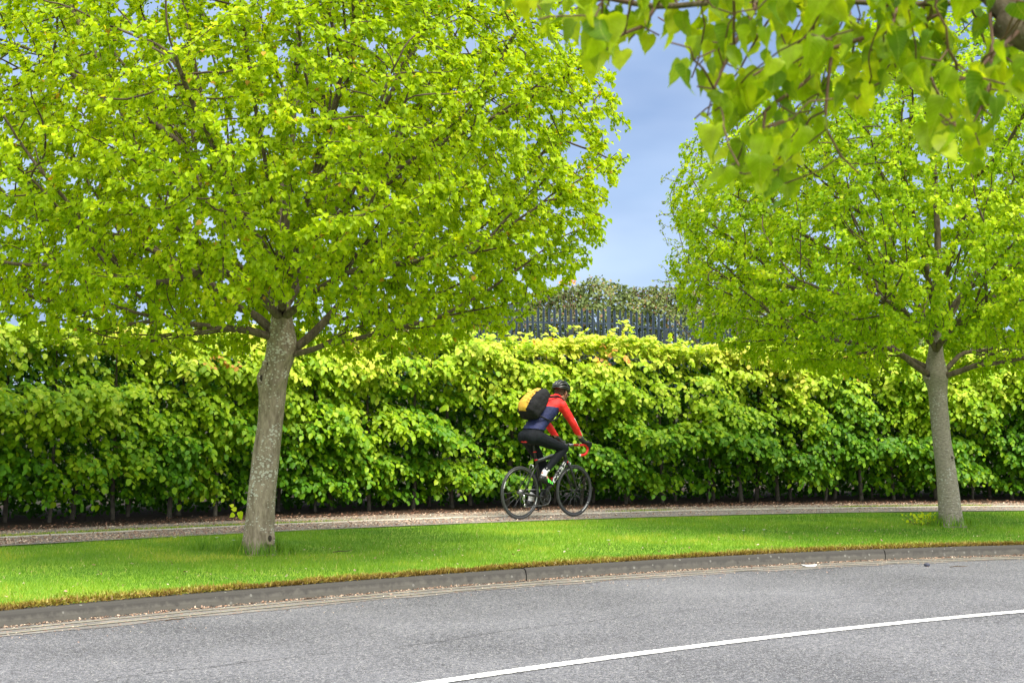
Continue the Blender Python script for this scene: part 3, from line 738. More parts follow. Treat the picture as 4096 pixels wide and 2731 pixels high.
for pts, a, b in [
    ([(1075, 1345), (995, 1321), (893, 1312), (784, 1299), (638, 1280), (542, 1296), (446, 1292), (357, 1260), (255, 1219), (120, 1160)], -0.05, -0.5),
    ([(1090, 1325), (1031, 1270), (961, 1228), (820, 1120), (650, 1020), (420, 930), (180, 880)], 0.0, 0.5),
    ([(1180, 1415), (1256, 1396), (1312, 1375), (1400, 1361), (1600, 1310), (1850, 1250), (2080, 1210)], -0.05, -0.8),
    ([(1185, 1390), (1235, 1350), (1290, 1295), (1400, 1170), (1560, 1010), (1800, 860), (2050, 740)], 0.0, 0.3),
    ([(1190, 260), (1200, -100), (1190, -450)], 0, 0.1),
    ([(1120, 1200), (1030, 1000), (930, 760), (830, 480), (760, 180), (700, -150)], 0.1, 0.6),
    ([(1110, 1180), (1010, 960), (900, 760), (700, 560), (480, 400), (250, 250)], -0.1, -0.9),
    ([(1145, 1190), (1260, 980), (1400, 700), (1540, 420), (1680, 150), (1800, -150)], 0.1, 0.5),
    ([(1140, 1150), (1230, 1000), (1420, 800), (1700, 610), (2000, 450), (2200, 300)], -0.1, -0.9),
    ([(1120, 1100), (1100, 900), (1060, 640), (1000, 300), (960, -50)], -0.2, -1.4),
    ([(1140, 1080), (1200, 880), (1290, 600), (1370, 300), (1420, 0)], -0.2, -1.5),
    ([(1110, 1260), (1000, 1150), (860, 1080), (640, 1130), (400, 1090), (150, 1020)], -0.3, -1.9),
    ([(1150, 1260), (1260, 1170), (1420, 1080), (1650, 1050), (1900, 1010), (2150, 960)], -0.3, -1.8),
    ([(1130, 1220), (1100, 1080), (1030, 950), (900, 850), (760, 780)], -0.4, -2.6),
    ([(1130, 1210), (1180, 1060), (1290, 930), (1450, 850), (1600, 800)], -0.4, -2.5),
    ([(1120, 1230), (1050, 1130), (950, 1060), (800, 1010), (600, 960)], 0.4, 2.4),
    ([(1140, 1230), (1220, 1120), (1350, 1040), (1550, 980), (1700, 950)], 0.4, 2.5),
    ([(1130, 1050), (1120, 850), (1140, 550), (1160, 250)], 0.4, 2.2),
    ([(1160, 1100), (1290, 900), (1500, 650), (1750, 400), (1950, 200)], 0.3, 1.6),
    ([(1110, 1100), (950, 900), (700, 700), (450, 550), (200, 450)], 0.3, 1.8)]:
    limbsL.append((limb_px(pts, a, b, YL), seedidx(pts[0][1], YL)))
rL = np.random.default_rng(21)
cL = np.array((dp(1110, 700, YL)[0], YL, 3.85))
AL = profile_points(12500, cL[0], cL[1], 3.22, [(2.05, .50), (2.3, .68), (2.5, .78), (2.75, .90), (3.1, .97), (3.6, 1.0), (4.4, .98), (5.2, .90), (5.9, .76), (6.5, .52), (7.0, .2)], rL, xneg=1.16)
AL = AL[~((project(AL)[1] > 1270) & (np.abs(project(AL)[0] - 1110) < 170) & (AL[:, 1] < YL + 0.8))]
TABL = np.array([(2.0, .40), (2.3, .66), (2.5, .78), (2.75, .90), (3.1, .97), (3.6, 1.0), (4.4, .97), (5.2, .88), (5.9, .74), (6.5, .50), (7.0, .2)])
insL = lambda c: 2.1 < c[2] < 6.9 and math.hypot(c[0] - cL[0], c[1] - cL[1]) < 3.25 * np.interp(c[2], TABL[:, 0], TABL[:, 1])
nmL = len(limbsL)
limbsL += fan(limbsL, ntr, np.array((TL[0] + .2, YL, 2.3)), insL, np.random.default_rng(77), 150, 0.085)
posL, parL = grow(limbsL, AL, 0.085, 0.9, 0.135, 150, grav=0.0, seed=5, inert=0.8)
radL, accL, _ = radii(posL, parL, 0.0038, 2.55)
selT = np.arange(len(posL)) >= ntr
radL = base_flare(limbsL, ntr, np.minimum(radL, 0.038), nmL)
tube_mesh('limbs', posL, parL, np.minimum(radL, 0.07), selT & (accL > 12), 8, M['limb'], None).parent = None
tube_mesh('branchwork', posL, parL, radL, selT & (accL <= 12), 4, M['twig'], None)
print('left tree nodes', len(posL))
fl = crown_leaves('foliage', posL, parL, accL, cL, 195000, 0.0455, HEART, M['linden'], None, 31, maxacc=4, spread=0.045, trand=0.17, avoid=[(1100, 1385, 95, 190, .82), (1150, 1420, 520, 130, .72), (700, 1380, 450, 75, .6)])
# small shoot on the lower trunk
sh = dp(958, 2046, YL - 0.12)
shP = np.array([sh + np.array(q) for q in [(0.0, 0, 0), (-0.03, 0, 0.02), (-0.06, 0.01, 0.05), (0.0, 0.02, -0.03), (-0.05, 0, -0.02)]])
leaves('shoot', shP, np.array([(0.2, 0, -0.7), (-1, 0, 0.1), (-0.8, 0, 0.3), (0.3, 0, -0.8), (-.7, 0, -.5)], float), np.tile((0.2, -1, 0.4), (5, 1)).astype(float), [.06, .05, .04, .05, .05], np.array([.6, .8, .9, .5, .7]), HEART, M['linden'], None)
def adopt(root, names_since):
    bpy.context.view_layer.update()
    mw = Matrix.Translation(root.location) @ Matrix.Rotation(root.rotation_euler.z, 4, 'Z')
    for o in names_since:
        o.parent = root; o.matrix_parent_inverse = mw.inverted()
seen = set()
def loose():
    out = [o for o in C.objects if o.type == 'MESH' and o.parent is None and not o.get('kind') and not o.get('label') and o.name not in seen]
    for o in out: seen.add(o.name)
    return out
adopt(treeL, loose())

# ------------------------------------------------------------------ right tree
TR = gp(3806, 2102, 0.17); YR = TR[1]
treeR = empty('linden_tree', TR)
tag(treeR, 'linden tree with slimmer ringed grey trunk standing on the verge at the right', 'tree')
ringsR = px_rings([(2110, 3754, 3856), (2095, 3759, 3850), (1997, 3753, 3840), (1870, 3743, 3822), (1742, 3730, 3802), (1615, 3719, 3788), (1560, 3712, 3787), (1520, 3700, 3790),
                   (1490, 3690, 3790), (1450, 3705, 3778), (1400, 3715, 3772), (1300, 3722, 3768), (1150, 3730, 3768), (950, 3738, 3764), (700, 3732, 3750)], YR, 0.17)
trunk_mesh('leader', ringsR[-4:], M['limb'], None, seed=3, flare=0.0)
trunk_mesh('trunk', ringsR[:-3], M['bark2'], None, knots=[(CAMZ + (1711 - 1512) * YR / FPX, -1.3, 0.06, 0.03), (CAMZ + (1711 - 1500) * YR / FPX, 2.9, 0.07, 0.03)], seed=4)
for a_ in [(3757, 1528, 0.105, 30, 34), (3712, 1500, 0.095, 30, 30), (3808, 1830, 0.095, 16, 14), (3832, 2050, 0.105, 22, 16)]:
    scar(a_[0], a_[1], YR, a_[2], a_[3], a_[4], M['bark2'])
limbsR = [([np.array(c) for c, _ in ringsR], -1)]; ntr = len(limbsR[0][0]); zt = np.array([c[2] for c in limbsR[0][0]])
for pts, a, b in [
    ([(3790, 1500), (3850, 1480), (3900, 1462), (4000, 1450), (4120, 1425), (4300, 1380)], -0.1, -0.6),
    ([(3785, 1480), (3820, 1440), (3860, 1410), (3960, 1395), (4080, 1330), (4250, 1250)], 0.0, 0.6),
    ([(3700, 1490), (3650, 1455), (3610, 1420), (3540, 1390), (3400, 1370), (3250, 1340), (3050, 1290), (2880, 1250)], -0.1, -0.7),
    ([(3705, 1470), (3640, 1440), (3580, 1400), (3450, 1290), (3250, 1180), (3000, 1100), (2820, 1050)], 0.0, 0.5),
    ([(3741, 720), (3720, 450), (3700, 250)], 0, 0.1),
    ([(3730, 1350), (3650, 1180), (3520, 960), (3380, 760), (3220, 600)], 0.1, 0.6),
    ([(3735, 1330), (3620, 1200), (3400, 1050), (3150, 900), (2900, 760)], -0.1, -0.8),
    ([(3760, 1340), (3850, 1180), (3980, 960), (4120, 760), (4260, 620)], 0.1, 0.5),
    ([(3760, 1300), (3880, 1150), (4080, 1050), (4300, 950), (4500, 900)], -0.2, -0.9),
    ([(3740, 1250), (3700, 1050), (3640, 800), (3580, 560)], -0.3, -1.6),
    ([(3750, 1250), (3800, 1050), (3870, 820), (3930, 600)], -0.3, -1.6),
    ([(3735, 1380), (3660, 1280), (3540, 1200), (3400, 1180)], -0.4, -2.4),
    ([(3755, 1380), (3830, 1290), (3950, 1220), (4060, 1180)], -0.4, -2.4),
    ([(3735, 1380), (3640, 1270), (3480, 1170), (3300, 1100)], 0.4, 2.2),
    ([(3755, 1380), (3850, 1270), (4000, 1180), (4150, 1120)], 0.4, 2.2)]:
    limbsR.append((limb_px(pts, a, b, YR), seedidx(pts[0][1], YR)))
cR = np.array((dp(3740, 900, YR)[0], YR, 3.95)); rR = np.random.default_rng(22)
AR = profile_points(10500, cR[0], cR[1], 3.35, [(1.95, .45), (2.15, .70), (2.5, .85), (3.0, .95), (3.6, 1.0), (4.3, .97), (5.0, .86), (5.6, .66), (6.1, .42), (6.5, .15)], rR)
AR = AR[~((project(AR)[1] > 1400) & (np.abs(project(AR)[0] - 3750) < 140) & (AR[:, 1] < YR + 0.8))]
TABR = np.array([(1.9, .35), (2.15, .66), (2.5, .85), (3.0, .95), (3.6, 1.0), (4.3, .97), (5.0, .86), (5.6, .66), (6.1, .42), (6.5, .15)])
insR = lambda c: 2.0 < c[2] < 6.4 and math.hypot(c[0] - cR[0], c[1] - cR[1]) < 3.3 * np.interp(c[2], TABR[:, 0], TABR[:, 1])
nmR = len(limbsR)
limbsR += fan(limbsR, ntr, np.array((TR[0] - .15, YR, 2.2)), insR, np.random.default_rng(78), 130, 0.09)
posR, parR = grow(limbsR, AR, 0.09, 0.9, 0.15, 150, grav=0.0, seed=6, inert=0.8)
radR, accR, _ = radii(posR, parR, 0.0038, 2.55); selT = np.arange(len(posR)) >= ntr
radR = base_flare(limbsR, ntr, np.minimum(radR, 0.035), nmR)
tube_mesh('limbs', posR, parR, np.minimum(radR, 0.06), selT & (accR > 12), 7, M['limb'], None)
tube_mesh('branchwork', posR, parR, radR, selT & (accR <= 12), 3, M['twig'], None)
crown_leaves('foliage', posR, parR, accR, cR, 158000, 0.047, HEART_LOW, M['linden2'], None, 32, maxacc=4, spread=0.05, trand=0.17, avoid=[(3750, 1500, 80, 150, .82), (3850, 1530, 420, 150, .78)])
adopt(treeR, loose())

# ------------------------------------------------------------------ sparse budding tree behind
YB = 31.0
rB = np.random.default_rng(23)
bx = dp(2960, 1300, YB)[0]; zb = float(terrain(np.array([bx]), np.array([YB]))[0])
treeB = empty('budding_tree', (bx, YB, zb)); tag(treeB, 'thin twiggy tree with small opening buds behind the hedge, left of the right linden', 'tree')
limbsB = [(subdiv([(bx, YB, zb - 0.1), (bx + 0.05, YB, 2.0), (bx - 0.05, YB, 3.6), (bx, YB, 5.0), (bx + 0.1, YB, 6.5)], 0.16), -1)]
nb = len(limbsB[0][0])
for k in range(11):
    az = k * 2.4 + 0.4; z0 = 2.2 + 0.33 * k; i0 = int(np.abs(np.array([p[2] for p in limbsB[0][0]]) - z0).argmin()); p0 = limbsB[0][0][i0]
    Ln = 1.7 - 0.08 * k
    limbsB.append((subdiv([p0 + np.array((0.05 * math.cos(az), 0.05 * math.sin(az), 0.1)), p0 + np.array((Ln * .5 * math.cos(az), Ln * .5 * math.sin(az), 0.55)), p0 + np.array((Ln * math.cos(az), Ln * math.sin(az), 1.35))], 0.16), i0))
AB = shell_points(1100, np.array((bx, YB, 4.9)), 1.95, 2.7, 3.1, rB, inner=0.2, power=0.6)
posB, parB = grow(limbsB, AB, 0.14, 1.2, 0.2, 90, grav=0.05, seed=7)
radB, accB, _ = radii(posB, parB, 0.0042, 2.2)
tube_mesh('trunk', posB, parB, radB, accB > 30, 7, M['limb'], None)
tube_mesh('branchwork', posB, parB, radB, accB <= 30, 3, M['twig'], None)
crown_leaves('foliage', posB, parB, accB, np.array((bx, YB, 4.5)), 6500, 0.05, HEART_LOW, M['bud'], None, 33, maxacc=3, droop=-0.1, spread=0.04)
adopt(treeB, loose())

# ------------------------------------------------------------------ near tree whose boughs hang into the top right
BND = np.array([(-4000, -900), (1400, -500), (1980, -70), (2050, 70), (2120, 110), (2250, 140), (2330, 220), (2360, 280), (2446, 294), (2520, 215), (2561, 215), (2624, 270), (2713, 270), (2784, 235),
                (2815, 340), (2749, 560), (2800, 590), (2856, 677), (2900, 770), (2998, 766), (3043, 815), (3150, 860), (3168, 766), (3230, 560), (3337, 480), (3426, 440), (3515, 395),
                (3676, 400), (3715, 620), (3872, 700), (3979, 650), (4005, 480), (4096, 400), (4500, 350), (9000, 300)], float)
bo = np.argsort(BND[:, 0]); BND = BND[bo]
def in_bough(P, marg=0):
    u, v = project(P); return v < np.interp(u, BND[:, 0], BND[:, 1]) - marg
TN = np.array((2.75, 3.1, 0.12))
treeN = empty('linden_tree', TN); tag(treeN, 'near linden whose drooping boughs of big soft leaves fill the top right corner', 'tree')
trunkN = [((2.75, 3.1, 0.08), 0.15), ((2.73, 3.12, 0.6), 0.125), ((2.68, 3.18, 1.2), 0.115), ((2.62, 3.25, 1.9), 0.11), ((2.6, 3.3, 2.5), 0.10), ((2.62, 3.3, 3.2), 0.08), ((2.66, 3.3, 4.2), 0.05), ((2.7, 3.3, 5.2), 0.02)]
trunk_mesh('trunk', [(np.array(c, float), r) for c, r in trunkN], M['bark'], None, seed=6)
limbsN = [([np.array(c, float) for c, _ in trunkN], -1)]
c5 = lambda x, y: (2000 + x / 1.122, y / 1.122)
def limN(pts, Ys, parent, step=0.05, pre=()):
    pp = [np.array(q, float) for q in pre] + [dp(*c5(*p), Y) for p, Y in zip(pts, Ys)]
    return subdiv(pp, step)
def addN(pts, Ys, near_of=None, pre=()):
    P = limN(pts, Ys, None, pre=pre); limbsN.append((P, near_of))
    return sum(len(q[0]) for q in limbsN) - len(P)
addN([(2420, 190), (2300, 60), (2220, -30), (2050, -130), (1800, -180), (1500, -200)], [3.75, 3.8, 3.85, 3.95, 4.0, 4.05], 3, pre=[(2.62, 3.28, 2.0), (2.2, 3.6, 2.12)])
s1 = len(limbsN[0][0])
seg1 = limbsN[1][0]
def near_idx(P):
    allp = np.concatenate([np.array(q[0]) for q in limbsN]); return int(((allp - P) ** 2).sum(1).argmin())
for pts, Ys in [
    ([(2100, 20), (1960, 15), (1800, 25), (1600, 10), (1300, 20), (1000, 10), (700, 30), (400, -20), (150, 10)], [3.9, 3.9, 3.92, 3.95, 3.9, 3.8, 3.75, 3.7, 3.7]),
    ([(1560, 10), (1570, 80), (1600, 150), (1450, 165), (1250, 270), (1080, 375)], [3.95, 3.9, 3.88, 3.82, 3.7, 3.62]),
    ([(1980, 60), (1900, 90), (1650, 165), (1520, 210), (1400, 240)], [3.9, 3.88, 3.85, 3.82, 3.8]),
    ([(1780, 40), (1740, 190), (1690, 330), (1600, 490)], [3.9, 3.8, 3.75, 3.7]),
    ([(1440, 20), (1490, 180), (1470, 400), (1465, 580), (1530, 700), (1610, 780)], [3.92, 3.85, 3.8, 3.75, 3.72, 3.7]),
    ([(1900, 20), (1905, 180), (1930, 340), (2030, 530)], [3.92, 3.8, 3.7, 3.6]),
    ([(2340, 130), (2200, 260), (2100, 350), (2050, 360)], [3.75, 3.65, 3.6, 3.55]),
    ([(1150, 30), (1100, 120), (1050, 200), (960, 400), (930, 520)], [3.8, 3.7, 3.65, 3.6, 3.6]),
    ([(1380, 240), (1400, 340), (1190, 500), (1180, 600), (1200, 760)], [3.8, 3.75, 3.65, 3.6, 3.6]),
    ([(700, 30), (640, 120), (560, 150), (480, 200)], [3.75, 3.7, 3.65, 3.62]),
    ([(2200, 60), (2210, 180), (2190, 400), (2120, 560)], [3.8, 3.75, 3.65, 3.6])]:
    P = limN(pts, Ys, None); limbsN.append((P, near_idx(P[0])))
for k in range(12):
    az = k * 2.39; z0 = 2.5 + 0.2 * k; b0 = np.array((2.62, 3.3, z0)); Ln = 2.6 - 0.13 * k
    d = np.array((math.cos(az), math.sin(az), 0))
    P = subdiv([b0 + d * 0.06, b0 + d * Ln * 0.5 + (0, 0, 0.5), b0 + d * Ln + (0, 0, 1.0)], 0.12)
    P = [p for p in P if in_bough(p[None])[0]]
    if len(P) > 3: limbsN.append((P, near_idx(P[0])))
rN = np.random.default_rng(24)
UA = rN.uniform(2040, 4350, 2600); VA = rN.uniform(-420, 880, 2600)
AN = np.array([dp(u, v, y) for u, v, y in zip(UA, VA, 3.35 + 0.9 * rN.random(2600))])
AN = AN[in_bough(AN, 45)]
AN2 = shell_points(700, np.array((2.6, 3.5, 3.9)), 2.9, 1.3, 2.2, rN, inner=0.35)
AN2 = AN2[in_bough(AN2, 300)]
nseedN = len(limbsN[0][0])
posN, parN = grow(limbsN, np.concatenate([AN, AN2]), 0.055, 0.6, 0.085, 110, grav=-0.10, seed=8, maxn=30000)
radN, accN, _ = radii(posN, parN, 0.0022, 2.4); selT = np.arange(len(posN)) >= nseedN
ii = np.arange(len(posN)); lb = (ii >= nseedN) & (ii < nseedN + len(seg1))
radN = np.minimum(radN, 0.0075); radN[:nseedN] = 0.06; radN[lb] = np.linspace(0.062, 0.03, lb.sum())
kz = (posN[:, 2] > 2.75) & (ii >= nseedN); radN[kz] = np.minimum(radii(posN, parN, 0.0022, 2.4)[0][kz], 0.045)
tube_mesh('limbs', posN, parN, np.minimum(radN, 0.06), selT & (accN > 20), 10, M['limb'], None)
tube_mesh('branchwork', posN, parN, radN, selT & (accN <= 20), 5, M['redtwig'], None)
def nkeep(P):
    k = in_bough(P, 30); return k
crown_leaves('foliage', posN, parN, accN, np.array((2.6, 3.6, 4.5)), 5000, 0.061, HEART_FINE, M['lindenF'], None, 34, maxacc=4, droop=1.3, spread=0.06, keep=nkeep, nrand=1.1, trand=0.26, wr=(0.70, 1.08), avoid=[(4100, 40, 170, 110, .9)])
adopt(treeN, loose())

# ------------------------------------------------------------------ hedge
HFRONT = 2.35
hx0, hx1 = -9.0, 13.5
def hedge():
    r = np.random.default_rng(51)
    hc = pnear.off(np.array([1.0]), 3.0)[0]
    root = empty('hedge', (hc[0], hc[1], PZ)); tag(root, 'tall clipped hornbeam hedge of layered green leaves running behind the footpath', 'hedge')
    # sprays: start on the inner mass, run outwards, arch and droop
    ns = 30000
    x = r.uniform(hx0, hx1, ns); h = r.random(ns)
    top = r.random(ns) < 0.26
    z = np.where(top, 2.24, 0.30 + 2.05 * h ** 0.9 + 0.16 * (vnoise(np.column_stack([x * 1.7, x * 0, x * 0]), 1.0) - 0.5))
    d = np.where(top, r.uniform(HFRONT, HFRONT + 1.3, ns), HFRONT + r.uniform(0.0, 0.42, ns))
    P2 = pnear.off(x, d); P = np.column_stack([P2, PZ + z])
    # bulges of the face and ragged top
    bul = vnoise(np.column_stack([x * 0.9, z * 1.3, x * 0]), 1.0) - 0.5
    bul2 = vnoise(np.column_stack([x * 2.8 + 7, z * 4.2, x * 0 + 3]), 1.0) - 0.5
    m = pnear.sl(x); kk = 1 / np.sqrt(1 + m * m); nrm = np.column_stack([m * kk, -kk, 0 * x]); tan = np.column_stack([kk, m * kk, 0 * x])
    prof = -0.20 * np.clip((z - 1.9) / 0.7, 0, 1) ** 2 - 0.12 * np.clip((0.9 - z) / 0.5, 0, 1)
    bul3 = vnoise(np.column_stack([x * 1.5 + 3 + z * .9, z * 4.5, x * 0 + 13]), 1.0) - 0.5
    P = P + nrm * (0.40 * bul + 0.36 * bul2 + 0.50 * bul3 + prof)[:, None] * np.where(top, 0.3, 1.0)[:, None]
    P[:, 2] += np.where(top, 0.22 * bul + 0.16 * bul2 + r.normal(0, 0.05, ns) + 0.22 * (r.random(ns) < 0.03), 0)
    drop = (bul2 < -0.16) | (bul3 < -0.17)
    keepm = ~(drop & ~top & (r.random(ns) < 0.75))
    P, nrm_, tan_, top_, z_ = P[keepm], nrm[keepm], tan[keepm], top[keepm], z[keepm]; n = len(P)
    up = np.array((0, 0, 1.0))
    side = r.normal(0.35, 0.6, n)[:, None]
    rise = np.where(top_, r.uniform(0.5, 1.3, n), r.uniform(-0.05, 0.5, n))[:, None]
    dirn = unit(nrm_ * np.where(top_, 0.35, 1.0)[:, None] + tan_ * side + up * rise)
    Ls = r.uniform(0.16, 0.34, n) * np.where(top_, 0.8, 1.0)
    NL = 8
    LP = []; LD = []; LN = []; LT = []; TW = []
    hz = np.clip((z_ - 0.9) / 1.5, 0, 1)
    base_t = 0.24 + 0.46 * hz ** 1.05 + 0.3 * (vnoise(P + 5, 1.7) - 0.5) + r.normal(0, 0.05, n)  # yellower young growth towards the top; lower leaves tinted darker to deepen the shading
    for k in range(NL):
        t = (k + 0.6) / NL
        q = P + dirn * (Ls * t)[:, None] - up * (0.62 * Ls * t * t * np.where(top_, 0.6, 1.0))[:, None]
        tang = unit(dirn - up * (1.24 * t * np.where(top_, 0.6, 1.0))[:, None])
        sd_ = unit(np.cross(tang, up)) * (1 if k % 2 else -1)
        D = unit(tang * 0.75 + sd_ * 0.85 - up * r.uniform(0.1, 0.9, n)[:, None] + r.normal(0, 0.2, (n, 3)))
        N = unit(up * 0.9 + nrm_ * 0.75 + r.normal(0, 0.33, (n, 3)))
        LP.append(q + r.normal(0, 0.008, (n, 3))); LD.append(D); LN.append(N)
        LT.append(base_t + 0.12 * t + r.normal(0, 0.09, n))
    LP = np.concatenate(LP); LD = np.concatenate(LD); LN = np.concatenate(LN); LT = np.clip(np.concatenate(LT), 0, 0.95)
    brown = (vnoise(LP + 77, 1.8) > 0.80) & (LP[:, 2] > 2.1) & (r.random(len(LP)) < 0.45); LT[brown] = 1.0
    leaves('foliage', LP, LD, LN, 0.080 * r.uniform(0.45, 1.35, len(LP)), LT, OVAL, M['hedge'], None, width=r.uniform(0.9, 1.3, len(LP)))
    # inner leaves added to block light from behind, tinted dark for the hedge's shade
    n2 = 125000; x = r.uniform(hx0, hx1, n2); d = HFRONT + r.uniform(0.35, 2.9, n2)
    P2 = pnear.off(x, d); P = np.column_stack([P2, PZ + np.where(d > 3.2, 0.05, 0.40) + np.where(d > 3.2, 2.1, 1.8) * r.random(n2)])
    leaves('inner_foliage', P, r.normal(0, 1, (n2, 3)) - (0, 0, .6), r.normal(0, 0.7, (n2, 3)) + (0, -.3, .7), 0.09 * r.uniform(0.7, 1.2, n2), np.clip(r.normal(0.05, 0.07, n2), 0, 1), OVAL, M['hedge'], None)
    # twigs of the sprays
    mbv = []; F = []
    sel = r.random(n) < 0.35
    for p, dd, l_ in zip(P * 0 if False else (LP[:n][sel]), dirn[sel], Ls[sel]):
        a = p - dd * 0.18; b = p + dd * l_ * 0.55 + np.array((0, 0, -0.1 * l_)); w = np.array((0.0022, 0, 0.0022)); k = len(mbv)
        mbv += [a - w, a + w, b + w * .5, b - w * .5]; F += [k, k + 1, k + 2, k + 3]
    nf = len(F) // 4
    link('spray_twigs', np_mesh('spray_twigs', np.array(mbv), F, np.arange(nf) * 4, np.full(nf, 4)), M['redtwig'])
    # stems: two staggered rows, each its own
    xs = np.arange(-7.6, 11.2, 0.27); cnt = 0
    for i, xx in enumerate(xs):
        xx = xx + random.uniform(-0.06, 0.06); row = 2.62 + (0.38 if i % 2 else 0.0) + random.uniform(-0.05, 0.05)
        b = pnear.off(np.array([xx]), row)[0]; r0 = random.uniform(0.018, 0.034)
        mb = MB(); lean = random.uniform(-0.1, 0.1)
        pts = [(b[0], b[1], PZ - 0.02), (b[0] + lean * .3, b[1], PZ + 0.05), (b[0] + lean * 0.6 + random.uniform(-.02, .02), b[1] + .01, PZ + 0.35), (b[0] + lean, b[1] + 0.03, PZ + 0.8), (b[0] + lean * 1.5, b[1] + 0.05, PZ + 1.7), (b[0] + lean * 1.5, b[1] + 0.05, PZ + 2.35)]
        mb.tube(pts, [r0 * 1.4, r0 * 1.1, r0, r0 * .9, r0 * .6, r0 * .25], 8)
        mb.build('stem', M['stem'], None); cnt += 1
    adopt(root, loose())
hedge()

# ------------------------------------------------------------------ grass, moss, litter, daisies
def grass():
    r = np.random.default_rng(61)
    n = 300000
    x = r.uniform(-6.4, 9.4, n); t = r.random(n) ** 1.0
    P, z = verge_point(x, t)
    u, v = project(np.column_stack([P, z])); k = (u > -350) & (u < 4450); P, z, t = P[k], z[k], t[k]; n = len(P)
    P3 = np.column_stack([P, z - 0.004])
    patch = vnoise(np.column_stack([P * 0.8, z * 0 + 2]), 1.0); patch2 = vnoise(np.column_stack([P * 3.1, z * 0 + 5]), 1.0)
    T = np.clip(0.30 + 0.75 * (patch - 0.42) + 0.5 * (patch2 - 0.5) + r.normal(0, 0.13, n), 0, 0.96)
    edge = np.exp(-t / 0.035); T = np.where(r.random(n) < 0.02 + 0.25 * edge, 1.0, T)
    H = (0.020 + 0.020 * patch2 + 0.012 * patch) * r.uniform(0.5, 1.35, n) * (1 - 0.55 * edge) * (1 - 0.55 * np.clip((t - 0.85) / 0.12, 0, 1))
    tall = (vnoise(np.column_stack([P * 2.2, z * 0 + 9]), 1.0) > 0.8) & (r.random(n) < 0.25); H = np.where(tall, H * 1.7, H)
    D = np.column_stack([r.normal(0.05, 0.42, n), r.normal(0, 0.42, n), np.ones(n)])
    ang = r.uniform(0, 2 * math.pi, n); N = np.column_stack([np.cos(ang), np.sin(ang), 0.2 * np.ones(n)])
    leaves('grass', P3, D, N, H, T, TRI, M['grass'], None, width=0.0050 / H)
    tag(C.objects['grass'], 'short bright green lawn grass covering the verge', 'grass', kind='stuff')
    # longer tufts round the trunk feet
    for nm, B, rr, q, lab in (('grass_tuft', TL, 0.20, 700, 'longer grass tuft round the foot of the left trunk'), ('grass_tuft', TR, 0.19, 600, 'longer grass tuft round the foot of the right trunk'),
                              ('grass_tuft', gp(800, 2205, 0.16), 0.10, 90, 'stand-alone tuft of longer grass left of the left trunk')):
        a = r.uniform(0, 2 * math.pi, q); rad = rr * (0.62 + 1.1 * r.random(q) ** 2) if rr > 0.11 else rr * r.uniform(0, 1.4, q)
        P = np.column_stack([B[0] + rad * np.cos(a) * 1.3, B[1] + rad * np.sin(a), np.full(q, B[2] + 0.01)])
        D = np.column_stack([r.normal(0, 0.3, q), r.normal(0, 0.3, q), np.ones(q)]); H = r.uniform(0.07, 0.19, q) * np.clip(1.5 - (rad / rr) * .55, .4, 1)
        o = leaves(nm, P, D, np.column_stack([np.cos(a), np.sin(a), 0 * a]), H, np.clip(r.normal(0.35, 0.2, q), 0, .95), TRI, M['grass'], None, width=0.008 / H)
        tag(o, lab, 'grass tuft', group='longer grass tufts on the verge')
    # brown moss and thatch along the kerb
    n = 70000; x = r.uniform(-6.2, 9.2, n); mm = kerb.sl(x)
    wv = 0.06 + 0.26 * vnoise(np.column_stack([x * 1.1, x * 0, x * 0]), 1.0) * (0.4 + 0.9 * vnoise(np.column_stack([x * 5.1, x * 0, x * 0 + 2]), 1.0))
    d = 0.075 + wv * r.random(n) ** 1.3 * 1.5
    P2 = kerb.off(x, d); lump = vnoise(np.column_stack([P2 * 7, x * 0]), 1.0)
    P = np.column_stack([P2, 0.110 + 0.040 * lump * r.random(n)])
    D = r.normal(0, 0.6, (n, 3)) + (0, -0.1, 0.75); N = r.normal(0, 1, (n, 3))
    S = r.uniform(0.016, 0.042, n)
    T = np.clip(0.10 + 0.5 * lump + r.normal(0, 0.22, n) + 0.9 * (d - 0.13) / 0.3, 0, 1)
    o = leaves('moss', P, D, N, S, T, TRI, M['moss'], None, width=np.full(n, 0.32)); tag(o, 'brown and golden moss fringe growing over the back of the kerb', 'moss', kind='stuff')
    # moss and grass between footway slabs
    n = 26000; x = r.uniform(-6.5, 11, n)
    cl = vnoise(np.column_stack([x * 0.9, x * 0, x * 0 + 4]), 1.0)
    d = 0.99 + r.normal(0, 0.055, n) + 0.06 * cl; k = r.random(n) < np.clip((cl - 0.36) * 4, 0.0, 1); x, d = x[k], d[k]; n = len(x)
    P2 = pnear.off(x, d); P = np.column_stack([P2, np.full(n, PZ + 0.006)])
    o = leaves('path_moss', P, r.normal(0, .5, (n, 3)) + (0, 0, 1), r.normal(0, 1, (n, 3)), r.uniform(0.015, 0.04, n), np.clip(r.normal(0.72, 0.25, n), 0, 1), TRI, M['grass'], None, width=np.full(n, 0.3))
    tag(o, 'yellow green weeds and moss growing along the pale edging of the path', 'weeds', kind='stuff')
    # bud scales and old leaves
    parts = []
    def sc(n, base, dlo, dhi, z, smin, smax, pw=1.0, x0=-6.6, x1=11.0, left=0.0):
        x = r.uniform(x0, x1, n)
        if left: 
            kk = r.random(n) < np.clip(1.0 - (x + 6) / left, 0.12, 1); x = x[kk]; n = len(x)
        d = dlo + (dhi - dlo) * r.random(n) ** pw
        P2 = base.off(x, d); parts.append((np.column_stack([P2, np.full(n, z) + r.uniform(0.002, 0.012, n)]), r.uniform(smin, smax, n)))
    sc(30000, pnear, 0.0, 0.86, PZ, 0.012, 0.028, 1.0, left=9.0)
    sc(9000, pnear, 0.95, 2.0, PZ + 0.006, 0.012, 0.03, 0.6)
